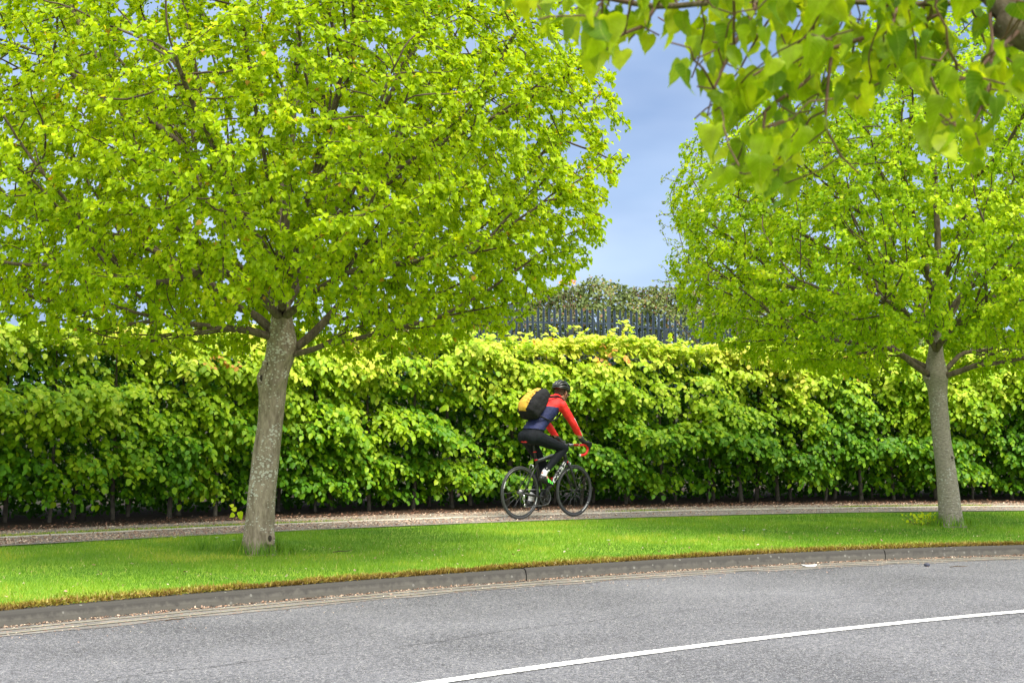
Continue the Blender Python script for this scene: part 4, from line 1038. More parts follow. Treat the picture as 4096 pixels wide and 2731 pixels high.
    sc(3200, pnear, 1.8, 2.7, PZ + 0.02, 0.018, 0.035, 1.5)
    sc(5000, kerb, -0.05, -0.002, 0.004, 0.008, 0.02)
    sc(2500, kerb, -1.2, -0.03, 0.006, 0.006, 0.014, 0.35)
    sc(1100, kerb, 0.2, 4.0, 0.155, 0.012, 0.03)
    P = np.concatenate([p for p, _ in parts]); S = np.concatenate([s for _, s in parts]); n = len(P)
    D = r.normal(0, 1, (n, 3)) * (1, 1, 0.25); N = r.normal(0, 0.35, (n, 3)) + (0, 0, 1)
    o = leaves('leaf_litter', P, D, N, S, np.clip(r.normal(0.6, 0.25, n), 0, 1) * np.where(P[:, 2] > PZ + 0.02, 0.5, 1), QUAD, M['litter'], None, width=np.full(n, 0.7)); tag(o, 'pinkish bud scales and dry leaves strewn on the path, soil and kerb foot', 'leaf litter', kind='stuff')
grass()

def daisies():
    r = random.Random(4)
    spots = [((867, 2147), 'white daisy on the grass left of the left trunk, nearest to the path'), ((700, 2146), 'pale daisy on the grass well left of the left trunk'), ((934, 2157), 'pinkish daisy just left of the left trunk'),
             ((2236, 2122), 'daisy on the grass below the bicycle'), ((2974, 2119), 'white daisy of the pair in the middle of the verge, left one'), ((3056, 2116), 'white daisy of the pair in the middle of the verge, right one'), ((2435, 2157), 'white daisy at mid verge right of the bicycle')]
    for (u, v), lab in spots:
        p = gp(u, v, 0.235); root = empty('daisy', (p[0], p[1], 0.15)); tag(root, lab, 'daisy', group='daisies in the verge')
        mb = MB(); 
        for k in range(13):
            a = k * 2 * math.pi / 13; dx, dy = math.cos(a), math.sin(a)
            mb.add([(dx * .003, dy * .003, .08), (dx * .012 - dy * .004, dy * .012 + dx * .004, .083), (dx * .019, dy * .019, .081), (dx * .012 + dy * .004, dy * .012 - dx * .004, .083)], [(0, 1, 2, 3)])
        mb.build('petals', M['daisy'], root)
        mb = MB(); mb.tube([(0, 0, -0.02), (0.003, 0, .04), (0, 0, .079)], 0.0015, 5); mb.build('stalk', M['stem'], root)
daisies()

def debris():
    p = gp(3233, 2262, 0.012); root = MB()
    pts = []
    n = 14
    for k in range(n):
        a = 2 * math.pi * k / n; pts.append((0.085 * math.cos(a), 0.03 * math.sin(a), 0.012 + 0.012 * math.sin(a * 2 + 1)))
    root.add(pts + [(0, 0, 0.016)], [(k, (k + 1) % n, n) for k in range(n)]); o = root.build('paper_scrap', simple('white_scrap', (0.7, 0.7, 0.68), 0.6)); o.location = (p[0], p[1], 0.004)
    tag(o, 'crumpled white paper scrap lying on the road by the kerb', 'litter')
    p = gp(3708, 2256, 0.02); mb = MB(); mb.ellipsoid((0, 0, 0.012), (0.032, 0.024, 0.02), 10, 6); o = mb.build('stone', simple('dark_stone', (0.05, 0.055, 0.08), 0.8, noise=0.3)); o.location = (p[0], p[1], 0.004)
    tag(o, 'small dark stone on the road near the kerb at the right', 'stone')
    for (u, v, L_, a, lab) in ((3835, 2266, 0.09, 0.05, 'short dark stick on the road right of the stone'), (700, 2479, 0.07, 0.4, 'thin brown twig on the road left of the left trunk'), (1246, 2393, 0.06, 0.5, 'curled brown twig at the foot of the kerb'), (1370, 2205, 0.10, 0.6, 'bent dry twig lying on the grass right of the left trunk')):
        z = 0.01 if v > 2230 else 0.19
        p = gp(u, v, z); mb = MB(); ca, sa = math.cos(a), math.sin(a)
        mb.tube([(-L_ * ca, -L_ * sa, 0), (-L_ * .3 * ca, -L_ * .3 * sa + .01, .006), (L_ * .4 * ca, L_ * .4 * sa - .008, .004), (L_ * ca, L_ * sa, .01)], [.004, .005, .004, .002], 6)
        o = mb.build('twig', M['twig']); o.location = p; tag(o, lab, 'twig')
    # leafy suckers at the right trunk
    p = gp(3690, 2098, 0.17); r = np.random.default_rng(8); n = 90
    root = empty('sucker_shoots', (p[0], p[1], 0.17)); tag(root, 'yellow green leafy sucker shoots beside the foot of the right trunk', 'shoots')
    P = np.column_stack([p[0] + r.normal(0, 0.10, n), p[1] + r.normal(0, 0.07, n), 0.2 + 0.10 * r.random(n)])
    leaves('leaves', P, r.normal(0, 1, (n, 3)) - (0, 0, .3), r.normal(0, .4, (n, 3)) + (0, -.4, .8), r.uniform(.025, .05, n), np.clip(r.normal(.85, .1, n), 0, .97), HEART_LOW, M['linden2'], None)
    mb = MB()
    for k in range(12):
        q = P[k * 7]; mb.tube([(p[0] + (q[0] - p[0]) * .4, p[1], 0.15), tuple(q)], 0.003, 5)
    mb.build('shoot_stems', M['redtwig']); adopt(root, loose())
debris()

# ------------------------------------------------------------------ palisade fences and the bramble bank
def pale_mesh(h, w, dkey):
    sec = [(-w / 2, 0.0), (-w / 4, -0.012), (0, 0.006), (w / 4, -0.012), (w / 2, 0.0)]; th = 0.004
    V = []; F = []
    zs = [0.0, h - 0.10]
    for z in zs:
        for (x, y) in sec: V.append((x, y, z))
        for (x, y) in sec: V.append((x, y + th, z))
    tops = [h - 0.09, h - 0.05, h, h - 0.05, h - 0.09]
    for (x, y), z in zip(sec, tops): V.append((x * 0.75, y, z))
    for (x, y), z in zip(sec, tops): V.append((x * 0.75, y + th, z))
    for a in (0, 10):
        for i in range(4):
            F.append((a + i, a + i + 1, a + 10 + i + 1, a + 10 + i)); F.append((a + 5 + i + 1, a + 5 + i, a + 15 + i, a + 15 + i + 1))
        F.append((a, a + 10, a + 15, a + 5)); F.append((a + 4, a + 9, a + 19, a + 14))
    for i in range(4): F.append((20 + i, 20 + i + 1, 25 + i + 1, 25 + i))
    me = bpy.data.meshes.new('pale'); me.from_pydata(V, [], F); me.update(); return me
def fence(u_posts, tops, Y, h, m, label, uns=17):
    X = [(u - 2048) * Y / FPX for u in u_posts]; Z = [CAMZ + (1711 - v) * Y / FPX for v in tops]
    root = empty('palisade_fence', (X[0], Y, Z[0] - h)); tag(root, label, 'fence')
    pm = pale_mesh(h, 0.068, '')
    first = True
    for i in range(len(X)):
        mb = MB(); mb.box((X[i], Y + 0.06, Z[i] - h / 2 - 0.05 + 0.02), (0.10, 0.055, h + 0.1)); mb.box((X[i], Y + 0.025, Z[i] - h / 2 - 0.05 + 0.02), (0.11, 0.008, h + 0.1))
        mb.box((X[i], Y + 0.06, Z[i] + 0.025), (0.115, 0.065, 0.012)); mb.build('post', m, None, smooth=False)
        if i == len(X) - 1: break
        for fz in (0.45, h - 0.35):
            mb = MB(); a = Vector((X[i] + 0.06, Y + 0.032, Z[i] - fz)); b = Vector((X[i + 1] - 0.06, Y + 0.032, Z[i + 1] - fz)); mid = (a + b) / 2; dd = b - a
            R = Matrix.Rotation(-math.atan2(dd.z, dd.x), 3, 'Y'); mb.box(mid, (dd.length, 0.045, 0.05), R); mb.build('rail', m, None, smooth=False)
        for k in range(uns):
            t = (k + 1) / (uns + 1); x = X[i] + (X[i + 1] - X[i]) * t; z = Z[i] + (Z[i + 1] - Z[i]) * t
            o = bpy.data.objects.new('pale', pm); C.objects.link(o); o.location = (x, Y, z - h)
            if first: pm.materials.append(m); first = False
    for o in [o for o in C.objects if o.name.startswith('pale') and o.type == 'MESH' and o.parent is None and not o.get('label')]: pass
    adopt(root, loose())
fence([1650, 2044, 2437, 2836, 3230, 3620], [1221, 1222, 1229, 1268, 1300, 1330], 42.0, 2.4, M['fence'], 'blue grey steel palisade fence with pointed pales on the bank above the hedge')
fence([1900, 2284, 2665], [1316, 1316, 1322], 39.6, 2.1, M['fence_dark'], 'lower dark palisade fence just in front of the blue grey one')

def bank():
    r = np.random.default_rng(71); YK = 47.0; n = 52000
    root = empty('bramble_thicket', (3.5, YK, 2.3)); tag(root, 'rounded thicket of dull green brambles and ivy behind the steel fence', 'bush')
    tp = np.array([(-16, 3.4), (-9, 3.6), (-4, 4.3), (-1.5, 5.0), (0.2, 5.5), (1.2, 5.75), (2.4, 6.12), (3.4, 6.08), (4.0, 5.9), (5.1, 5.9), (6.4, 5.75), (7.5, 5.6), (9, 5.2), (12, 5.0), (17, 4.4)])
    x = r.uniform(-14, 16, n); top = np.interp(x, tp[:, 0], tp[:, 1]); y = r.random(n)
    q = r.random(n) ** 0.7
    z = 2.2 + (top - 2.2) * q * (0.93 + 0.14 * vnoise(np.column_stack([x * 1.5, y, q]), 1.0))
    lump = vnoise(np.column_stack([x * 0.9, z * 1.2, x * 0 + 8]), 1.0) - 0.5; lump2 = vnoise(np.column_stack([x * 2.6, z * 3.2, x * 0 + 2]), 1.0) - 0.5
    yy = YK - 1.4 + 2.2 * q ** 3 - 1.2 * lump - 0.9 * lump2 + 0.5 * y
    P = np.column_stack([x, yy, z])
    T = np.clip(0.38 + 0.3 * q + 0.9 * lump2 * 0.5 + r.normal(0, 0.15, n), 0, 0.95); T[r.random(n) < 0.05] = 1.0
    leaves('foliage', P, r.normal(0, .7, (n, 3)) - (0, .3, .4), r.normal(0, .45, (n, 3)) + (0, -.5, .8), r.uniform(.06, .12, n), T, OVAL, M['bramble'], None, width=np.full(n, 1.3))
    # inner mass: leafy too, further back
    n2 = 30000; x = r.uniform(-14, 16, n2); top = np.interp(x, tp[:, 0], tp[:, 1]); z = 2.1 + (top - 2.25) * r.random(n2)
    P = np.column_stack([x, YK + 0.4 + 1.3 * r.random(n2), z])
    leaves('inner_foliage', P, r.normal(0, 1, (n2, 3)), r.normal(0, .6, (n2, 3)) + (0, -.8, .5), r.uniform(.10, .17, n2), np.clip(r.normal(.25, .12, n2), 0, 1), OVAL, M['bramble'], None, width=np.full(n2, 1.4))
    mb = MB()
    for k in range(150):
        x = r.uniform(-3, 9); zt_ = float(np.interp(x, tp[:, 0], tp[:, 1])); dx = r.uniform(-.9, .9); z0 = zt_ - r.uniform(.1, 1.5); yb = YK - 1.1 + 2.2 * max(0, (z0 - 2.2) / (zt_ - 2.2)) ** 3
        mb.tube([(x, yb, z0 - .3), (x + dx * .4, yb - .3, z0 + .22), (x + dx, yb - .45, z0 + .12)], [.008, .007, .003], 4)
    mb.build('bramble_canes', M['redtwig'])
    adopt(root, loose())
    o_p = dp(2272, 1128, 45.5); n = 70; root = empty('flowering_shrub', (o_p[0], o_p[1], 2.4)); tag(root, 'small shrub top with orange blossom showing above the brambles', 'shrub')
    P = o_p + r.normal(0, 1, (n, 3)) * (.13, .12, .04)
    leaves('blossom', P, r.normal(0, 1, (n, 3)), r.normal(0, .6, (n, 3)) + (0, -.8, .5), r.uniform(.05, .09, n), r.random(n), OVAL, M['orange'], None, width=np.full(n, 1.5))
    mb = MB()
    for k in range(6): mb.tube([(o_p[0] + .05 * k - .12, o_p[1] + .1, 2.3), (o_p[0] + .03 * k, o_p[1] + .1, 4.2), (o_p[0] + .1 * k - .25, o_p[1], o_p[2])], [.02, .014, .005], 5)
    mb.build('branches', M['twig']); adopt(root, loose())
bank()

# ------------------------------------------------------------------ cyclist, bicycle, rucksack
BO = gp(2074, 2080, PZ + 0.002); BO = Vector((BO[0] + 0.02, BO[1] + 0.12, PZ + 0.002)); BA = math.radians(44.0)
def rig_root(name, x0, y0, z0):
    p = Vector((math.cos(BA) * x0 - math.sin(BA) * y0, math.sin(BA) * x0 + math.cos(BA) * y0, z0))
    r = empty(name, BO + p, BA); r['_o'] = (x0, y0, z0); return r
def put(o, root, part_of=None):
    """children are modelled in the bicycle's own frame"""
    o.parent = part_of or root
    if part_of is None: o.location = Vector([-q for q in root['_o']])
    return o
R_ = {}
R_['carbon'] = simple('satin_black_frame', (0.018, 0.018, 0.02), 0.38, spec=0.5)
R_['rubber'] = simple('tyre_rubber', (0.03, 0.031, 0.033), 0.62, spec=0.4, noise=0.15, nscale=40)
R_['alu'] = simple('machined_aluminium', (0.55, 0.56, 0.58), 0.3, metal=1.0)
R_['darkalu'] = simple('dark_anodised', (0.05, 0.05, 0.055), 0.35, metal=0.6)
R_['red'] = simple('red_bar_tape', (0.72, 0.015, 0.012), 0.5, noise=0.08, nscale=60)
R_['white'] = simple('white_print', (0.78, 0.78, 0.78), 0.5)
R_['grey'] = simple('silver_stripe', (0.45, 0.45, 0.46), 0.4)
R_['steel'] = simple('bright_spoke', (0.16, 0.16, 0.17), 0.4, metal=0.6)
R_['jred'] = simple('red_jacket_fabric', (0.78, 0.018, 0.014), 0.7, noise=0.12, nscale=16, bump=0.5)
R_['jnavy'] = simple('navy_jacket_fabric', (0.009, 0.015, 0.080), 0.75, noise=0.2, nscale=16, bump=0.6)
R_['tights'] = simple('black_tights', (0.006, 0.008, 0.012), 0.8, spec=0.2, noise=0.2, nscale=12, bump=0.3)
R_['sock'] = simple('white_sock', (0.72, 0.70, 0.74), 0.9, noise=0.08, nscale=60, bump=0.3)
R_['shoe'] = simple('black_shoe', (0.014, 0.014, 0.017), 0.4)
R_['green'] = simple('lime_shoe_stripe', (0.12, 0.72, 0.06), 0.5)
R_['glove'] = simple('black_glove', (0.013, 0.013, 0.016), 0.7, noise=0.2, nscale=30)
R_['skin'] = simple('skin', (0.56, 0.28, 0.19), 0.5, noise=0.06, nscale=20)
R_['hair'] = simple('short_brown_hair', (0.07, 0.04, 0.025), 0.8, noise=0.3, nscale=120, bump=0.6)
R_['helmet'] = simple('black_helmet_shell', (0.016, 0.018, 0.02), 0.3, spec=0.6)
R_['helmin'] = simple('helmet_foam', (0.007, 0.007, 0.008), 0.9)
R_['bag'] = simple('black_rucksack_cloth', (0.010, 0.010, 0.012), 0.8, spec=0.25, noise=0.25, nscale=14, bump=0.9)
R_['yellow'] = simple('yellow_rucksack_panel', (0.74, 0.42, 0.035), 0.65, noise=0.10, nscale=18, bump=0.5)
R_['lens'] = simple('dark_glasses', (0.02, 0.02, 0.02), 0.15)

def organic(name, mb, voxel, mats, smooth=4, matfn=None):
    tmp = bpy.data.objects.new('tmp', mb.mesh('tmp')); C.objects.link(tmp)
    a = tmp.modifiers.new('r', 'REMESH'); a.mode = 'VOXEL'; a.voxel_size = voxel; a.use_smooth_shade = True
    s = tmp.modifiers.new('s', 'SMOOTH'); s.factor = 0.5; s.iterations = smooth
    dg = bpy.context.evaluated_depsgraph_get(); me = bpy.data.meshes.new_from_object(tmp.evaluated_get(dg)); me.name = name
    bpy.data.objects.remove(tmp)
    me.materials.clear()
    o = link(name, me, mats)
    me.polygons.foreach_set('use_smooth', [True] * len(me.polygons))
    if matfn:
        me.polygons.foreach_set('material_index', [matfn(p.center) for p in me.polygons])
    return o
def wrinkle(o, scale, strength):
    t_ = bpy.data.textures.new('wrinkles', 'CLOUDS'); t_.noise_scale = scale; t_.noise_depth = 1
    d_ = o.modifiers.new('wrinkles', 'DISPLACE'); d_.texture = t_; d_.strength = strength; d_.mid_level = .5
def cap(mb, pts, rad, n=14):
    mb.tube(pts, rad, n)
    if not hasattr(rad, '__len__'): rad = [rad] * len(pts)
    for p, r in zip(pts, rad): mb.ellipsoid(p, (r, r, r), 14, 8)
V3 = Vector
# skeleton (bicycle frame of reference: x forward, y left, z up, rear wheel contact at the origin)
TOR = [((.185, 0, 1.03), .150, .125), ((.225, 0, 1.10), .150, .115), ((.295, 0, 1.19), .135, .105), ((.37, 0, 1.27), .145, .112), ((.45, 0, 1.35), .162, .122), ((.53, 0, 1.42), .172, .118), ((.595, 0, 1.475), .150, .095), ((.64, 0, 1.505), .095, .075)]
SH = {-1: V3((.585, -.175, 1.435)), 1: V3((.585, .175, 1.435))}
EL = {-1: V3((.725, -.235, 1.20)), 1: V3((.735, .245, 1.205))}
WR = {-1: V3((.895, -.215, 1.00)), 1: V3((.900, .215, 1.01))}
HP = {-1: V3((.205, -.085, 1.03)), 1: V3((.205, .085, 1.03))}
KN = {-1: V3((.675, -.125, .885)), 1: V3((.515, .100, .665))}
AN_ = {-1: V3((.305, -.112, .570)), 1: V3((.300, .112, .245))}
def torso(mb, g=0.0, lo=0, hi=8):
    tt = TOR[lo:hi]; ax = V3((.68, 0, .73)); R = Matrix.Rotation(math.atan2(.68, .73), 3, 'Y')
    for i in range(len(tt) - 1):
        (p, wy, d), (p2, wy2, d2) = tt[i], tt[i + 1]
        for k in range(4):
            t = k / 4; q = V3(p).lerp(V3(p2), t); mb.ellipsoid(q, ((d * (1 - t) + d2 * t) + g, (wy * (1 - t) + wy2 * t) + g, .085 + g), 20, 12, R)
def arm(mb, s, g=0.0, full=True):
    cap(mb, [SH[s] + V3((-.03, -s * .05, -.01)), SH[s], SH[s].lerp(EL[s], .5), EL[s], EL[s].lerp(WR[s], .35), WR[s]], [.07 + g, .062 + g, .052 + g, .044 + g, .043 + g, .029 + g])
def leg(mb, s, g=0.0, end=1.0):
    K, H, A = KN[s], HP[s], AN_[s]; calf = K.lerp(A, .33) + V3((-.022, 0, -.012))
    cap(mb, [H, H.lerp(K, .35), H.lerp(K, .7), K], [.094 + g, .083 + g, .066 + g, .058 + g])
    cap(mb, [K, calf, K.lerp(A, .68), K.lerp(A, end)], [.056 + g, .056 + g, .040 + g, (.034 if end > .95 else .038) + g])
HC = V3((.755, 0, 1.605)); HR = Matrix.Rotation(math.radians(9), 3, 'Z') @ Matrix.Rotation(math.radians(12), 3, 'Y')
def hd(x, y, z): return HC + HR @ V3((x, y, z))
def head(mb):
    mb.ellipsoid(hd(-.012, 0, .03), (.098, .077, .088), 20, 14, HR)
    mb.ellipsoid(hd(.03, 0, -.02), (.066, .062, .085), 18, 12, HR)
    mb.ellipsoid(hd(.052, 0, -.078), (.040, .040, .030), 14, 8, HR)        # chin
    mb.ellipsoid(hd(.02, 0, -.07), (.055, .052, .035), 14, 8, HR)          # jaw
    mb.ellipsoid(hd(.082, 0, .018), (.014, .055, .014), 12, 8, HR)         # brow
    for s in (-1, 1):
        mb.ellipsoid(hd(.07, s * .035, -.02), (.026, .022, .024), 12, 8, HR)   # cheeks
        mb.ellipsoid(hd(-.010, s * .078, -.012), (.018, .010, .032), 12, 8, HR)   # ears
        mb.ellipsoid(hd(-.016, s * .083, .006), (.014, .009, .014), 10, 6, HR)
    mb.tube([hd(.088, 0, .012), hd(.104, 0, -.018), hd(.108, 0, -.028), hd(.085, 0, -.034)], [.009, .012, .014, .010], 10)
    mb.ellipsoid(hd(.088, 0, -.052), (.010, .024, .006), 10, 6, HR); mb.ellipsoid(hd(.087, 0, -.063), (.010, .021, .006), 10, 6, HR)
    cap(mb, [(.635, 0, 1.49), (.68, 0, 1.535), hd(-.03, 0, -.045)], [.070, .060, .058])
def hand(mb, s, g=0.0):
    W = WR[s]; P = V3((.965, s * .212, .962))
    cap(mb, [W, W.lerp(P, .6)], [.028 + g, .030 + g])
    R = Matrix.Rotation(math.radians(28), 3, 'Y')
    mb.ellipsoid(P, (.050 + g, .040 + g, .022 + g), 16, 10, R); mb.ellipsoid(P + V3((.02, s * .008, -.006)), (.036 + g, .040 + g, .022 + g), 14, 8, R)
    for k, (oy, L1, r) in enumerate([(.030, .92, .0088), (.012, 1.0, .0092), (-.007, .96, .0088), (-.025, .80, .0078)]):   # fingers wrap the hood and lever
        a = P + V3((.040 - .004 * k, s * (.022 + 0.004) + s * oy * .35, -.010 - .013 * k + .012))
        b = a + V3((.036 * L1, s * .010, -.010)); c = b + V3((.014 * L1, -s * .012, -.026)); d = c + V3((-.016 * L1, -s * .018, -.016))
        cap(mb, [a, b, c, d], [r + g, r + g, r * .95 + g, r * .85 + g], 10)
    a = P + V3((-.005, -s * .030, -.006)); cap(mb, [a, a + V3((.025, -s * .012, -.012)), a + V3((.046, -s * .008, -.030))], [.013 + g, .011 + g, .009 + g], 10)

person = rig_root('person', .185, 0, .99)
tag(person, 'cyclist in red and navy jacket, black tights and black helmet leaning to the handlebars', 'person')
mb = MB(); torso(mb, -.012)
for s in (-1, 1):
    arm(mb, s, -.010); leg(mb, s, -.008); hand(mb, s, -.002)
    A = AN_[s]; toe = V3((.455, s * .112, .425)) if s < 0 else V3((.44, s * .112, .14))
    cap(mb, [A, A.lerp(toe, .45) + V3((0, 0, -.02)), toe], [.030, .030, .022])
head(mb)
put(organic('body', mb, 0.0065, [R_['skin']], smooth=3), person)
# jacket
mb = MB(); torso(mb, .006, 0, 8)
for s in (-1, 1): arm(mb, s, .003)
cap(mb, [(.62, 0, 1.485), (.675, 0, 1.535), (.69, 0, 1.553)], [.075, .066, .062])
def jm(c):
    c = V3(c)
    for s in (-1, 1):
        a, b = SH[s], EL[s]; d = min(max((c - a).dot(b - a) / (b - a).length_squared, 0), 1)
        if (c - a.lerp(b, d)).length < .078 and s * c.y > .118 + .03 * (d < .1): return 0
        if (c - EL[s]).length < .08: return 0
        if c.x > .70: return 0
    if c.z > 1.415 + .10 * max(0, (.50 - c.x)): return 0
    return 1
o = organic('jacket', mb, 0.0075, [R_['jred'], R_['jnavy']], smooth=4, matfn=jm)
# open the hem and collar cleanly: drop what lies below the hem line
bm = bmesh.new(); bm.from_mesh(o.data)
bmesh.ops.bisect_plane(bm, geom=bm.verts[:] + bm.edges[:] + bm.faces[:], plane_co=(.2, 0, 1.135), plane_no=(-.13, 0, -1), clear_outer=True)
bm.to_mesh(o.data); bm.free(); put(o, person)
wrinkle(o, .05, .010)
for s in (-1,):
    mb = MB(); pts = []
    for t in np.linspace(0.45, 1.0, 8):
        q = (SH[s].lerp(EL[s], (t - .0) / .55) if t < .55 else EL[s].lerp(WR[s], (t - .55) / .45)); rr = float(np.interp(t, [0, .55, 1], [.064, .048, .033]))
        pts.append(q + V3((.62, -.35, .55)).normalized() * (rr + .001))
    mb.tube(pts, .004, 6, flat=1.0); put(mb.build('sleeve_piping', R_['white']), person)
# tights
mb = MB(); torso(mb, -.003, 0, 3)
for s in (-1, 1): leg(mb, s, .001, .90)
for s in (-1, 0, 1): mb.ellipsoid((.15, s * .06, 1.03), (.105, .09, .095), 16, 10)
wrinkle(put(organic('tights', mb, 0.0075, [R_['tights']], smooth=4), person), .06, .008)
for s in (-1, 1):
    A, K = AN_[s], KN[s]; mb = MB(); cap(mb, [A.lerp(K, .14 if s > 0 else .19), A.lerp(K, .06), A + V3((0, 0, -.03))], [.0405, .038, .040])
    put(organic('sock', mb, 0.006, [R_['sock']], smooth=2), person)
    # shoe
    if s < 0: heel, toe, up = V3((.225, s * .112, .500)), V3((.468, s * .118, .415)), V3((.33, 0, .94))
    else: heel, toe, up = V3((.235, s * .112, .165)), V3((.480, s * .118, .125)), V3((.16, 0, .98))
    d = (toe - heel); up = (up - d.normalized() * up.dot(d.normalized())).normalized(); mb = MB()
    R = Matrix((d.normalized(), up.cross(d.normalized()), up)).transposed()
    def f(x, y, z): return heel + R @ V3((x, y, z))
    mb.ellipsoid(f(.035, 0, .025), (.042, .034, .040), 16, 10, R); mb.ellipsoid(f(.10, 0, .025), (.065, .036, .038), 16, 10, R)
    mb.ellipsoid(f(.175, 0, .015), (.072, .046, .028), 16, 10, R); mb.ellipsoid(f(.225, 0, .010), (.042, .038, .022), 14, 8, R)
    cap(mb, [f(.055, 0, .03), AN_[s] + V3((0, 0, -.035))], [.038, .041])
    sh_ = put(organic('shoe', mb, 0.006, [R_['shoe']], smooth=2), person)
    for k in range(3):
        mb = MB(); x = .125 + .034 * k
        mb.add([f(x, s * .040, .004), f(x + .016, s * .042, .004), f(x + .004, s * .026, .048 - .008 * k), f(x - .012, s * .026, .050 - .008 * k), f(x, s * .050, .003), f(x + .016, s * .051, .003), f(x + .004, s * .034, .055 - .008 * k), f(x - .012, s * .034, .056 - .008 * k)],
               [(0, 1, 2, 3), (7, 6, 5, 4), (0, 4, 5, 1), (1, 5, 6, 2), (2, 6, 7, 3), (3, 7, 4, 0)])
        put(mb.build('shoe_stripe', R_['green'], None, smooth=False), person, sh_)
    mb = MB(); mb.tube([f(.0, 0, -.008), f(.09, 0, -.006), f(.18, 0, -.012), f(.262, 0, -.002)], [.028, .030, .042, .024], 12, flat=1.0)
    for i in range(len(mb.v)):
        q = R.transposed() @ (V3(mb.v[i]) - heel); q.z = -.008 + (q.z + .008) * .18; mb.v[i] = tuple(heel + R @ q)
    put(mb.build('sole', R_['helmin']), person, sh_)
    mb = MB(); hand(mb, s, .0035)
    cap(mb, [WR[s] + (EL[s] - WR[s]).normalized() * .012, WR[s]], [.034, .033])
    put(organic('glove', mb, 0.0042, [R_['glove']], smooth=2), person)
# hair, glasses
mb = MB(); mb.ellipsoid(hd(-.020, 0, .028), (.098, .081, .086), 24, 16, HR)
mb.ellipsoid(hd(-.055, 0, -.028), (.052, .064, .045), 16, 10, HR)
put(organic('hair', mb, 0.006, [R_['hair']], smooth=3), person)
gl = MB(); gl.tube([hd(.085, -.060, .004), hd(.05, -.078, .008), hd(-.01, -.084, .010)], .0028, 6); gl.tube([hd(.085, .060, .004), hd(.05, .078, .008), hd(-.01, .084, .010)], .0028, 6)
gl.tube([hd(.096, -.058, .004), hd(.108, -.02, .006), hd(.112, 0, .004), hd(.108, .02, .006), hd(.096, .058, .004)], .003, 6)
for s in (-1, 1): gl.ellipsoid(hd(.104, s * .034, -.006), (.004, .028, .018), 14, 8, HR)
put(gl.build('glasses', R_['lens']), person)
# helmet
HH = V3((.745, 0, 1.655)); 
def hm(th, ph, k=1.0):   # th across (-1..1), ph along -1 back .. 1 front
    a = ph * math.radians(88); b = th * math.radians(84)
    z = math.cos(a) * math.cos(b); x = math.sin(a) * (1 - .18 * abs(th) ** 3); y = math.sin(b) * math.cos(a * .92)
    return HH + HR @ V3((x * .136 * k, y * .104 * k, z * .100 * k - (.012 if ph < -.5 else 0) * (-ph)))
mb = MB(); N = 18
g_ = [[hm(-1 + 2 * i / N, -1 + 2 * j / N, .93) for i in range(N + 1)] for j in range(N + 1)]
mb.add([p for r_ in g_ for p in r_], [(j * (N + 1) + i, j * (N + 1) + i + 1, (j + 1) * (N + 1) + i + 1, (j + 1) * (N + 1) + i) for i in range(N) for j in range(N)])
helm = put(mb.build('helmet', R_['helmin']), person)
for th in (-.98, -.66, -.34, 0, .34, .66, .98):
    mb = MB(); pts = [hm(th * (1 - .25 * abs(p) ** 3), p, 1.0) for p in np.linspace(-.98, .98, 14)]
    mb.tube(pts, [.009] + [.0145] * 12 + [.009], 8); put(mb.build('helmet_rib', R_['helmet']), person, helm)
mb = MB(); 
for ph in (-.55, .0, .5):
    mb.tube([hm(t, ph, .985) for t in np.linspace(-.95, .95, 10)], .010, 6)
put(mb.build('helmet_bridge', R_['helmet']), person, helm)
mb = MB(); rim = [HH + HR @ V3((.134 * math.cos(a), .100 * math.sin(a), -.006 + .004 * math.cos(a))) for a in np.linspace(0, 2 * math.pi, 29)]
mb.tube(rim, .012, 8); put(mb.build('helmet_rim', R_['helmet']), person, helm)
mb = MB(); vs = []
for i in range(9):
    a = math.radians(-58 + 116 * i / 8)
    vs += [HH + HR @ V3((.128 * math.cos(a), .098 * math.sin(a), .006)), HH + HR @ V3((.128 * math.cos(a) + .045 * math.cos(a) ** 2, .102 * math.sin(a), -.008))]
vs2 = [v + V3((0, 0, .005)) for v in vs]
mb.add(vs + vs2, [(2 * i, 2 * i + 1, 2 * i + 3, 2 * i + 2) for i in range(8)] + [(18 + 2 * i + 2, 18 + 2 * i + 3, 18 + 2 * i + 1, 18 + 2 * i) for i in range(8)] + [(2 * i + 1, 19 + 2 * i, 21 + 2 * i, 2 * i + 3) for i in range(8)])
put(mb.build('visor', R_['helmet']), person, helm)
mb = MB()
for s in (-1, 1):
    mb.tube([hd(.035, s * .083, .04), hd(.015, s * .080, -.03), hd(.03, s * .05, -.082), hd(.035, 0, -.112)], .0038, 6); mb.tube([hd(-.06, s * .078, .03), hd(-.01, s * .084, -.028), hd(.015, s * .078, -.04)], .0038, 6)
put(mb.build('chin_strap', R_['helmin']), person, helm)

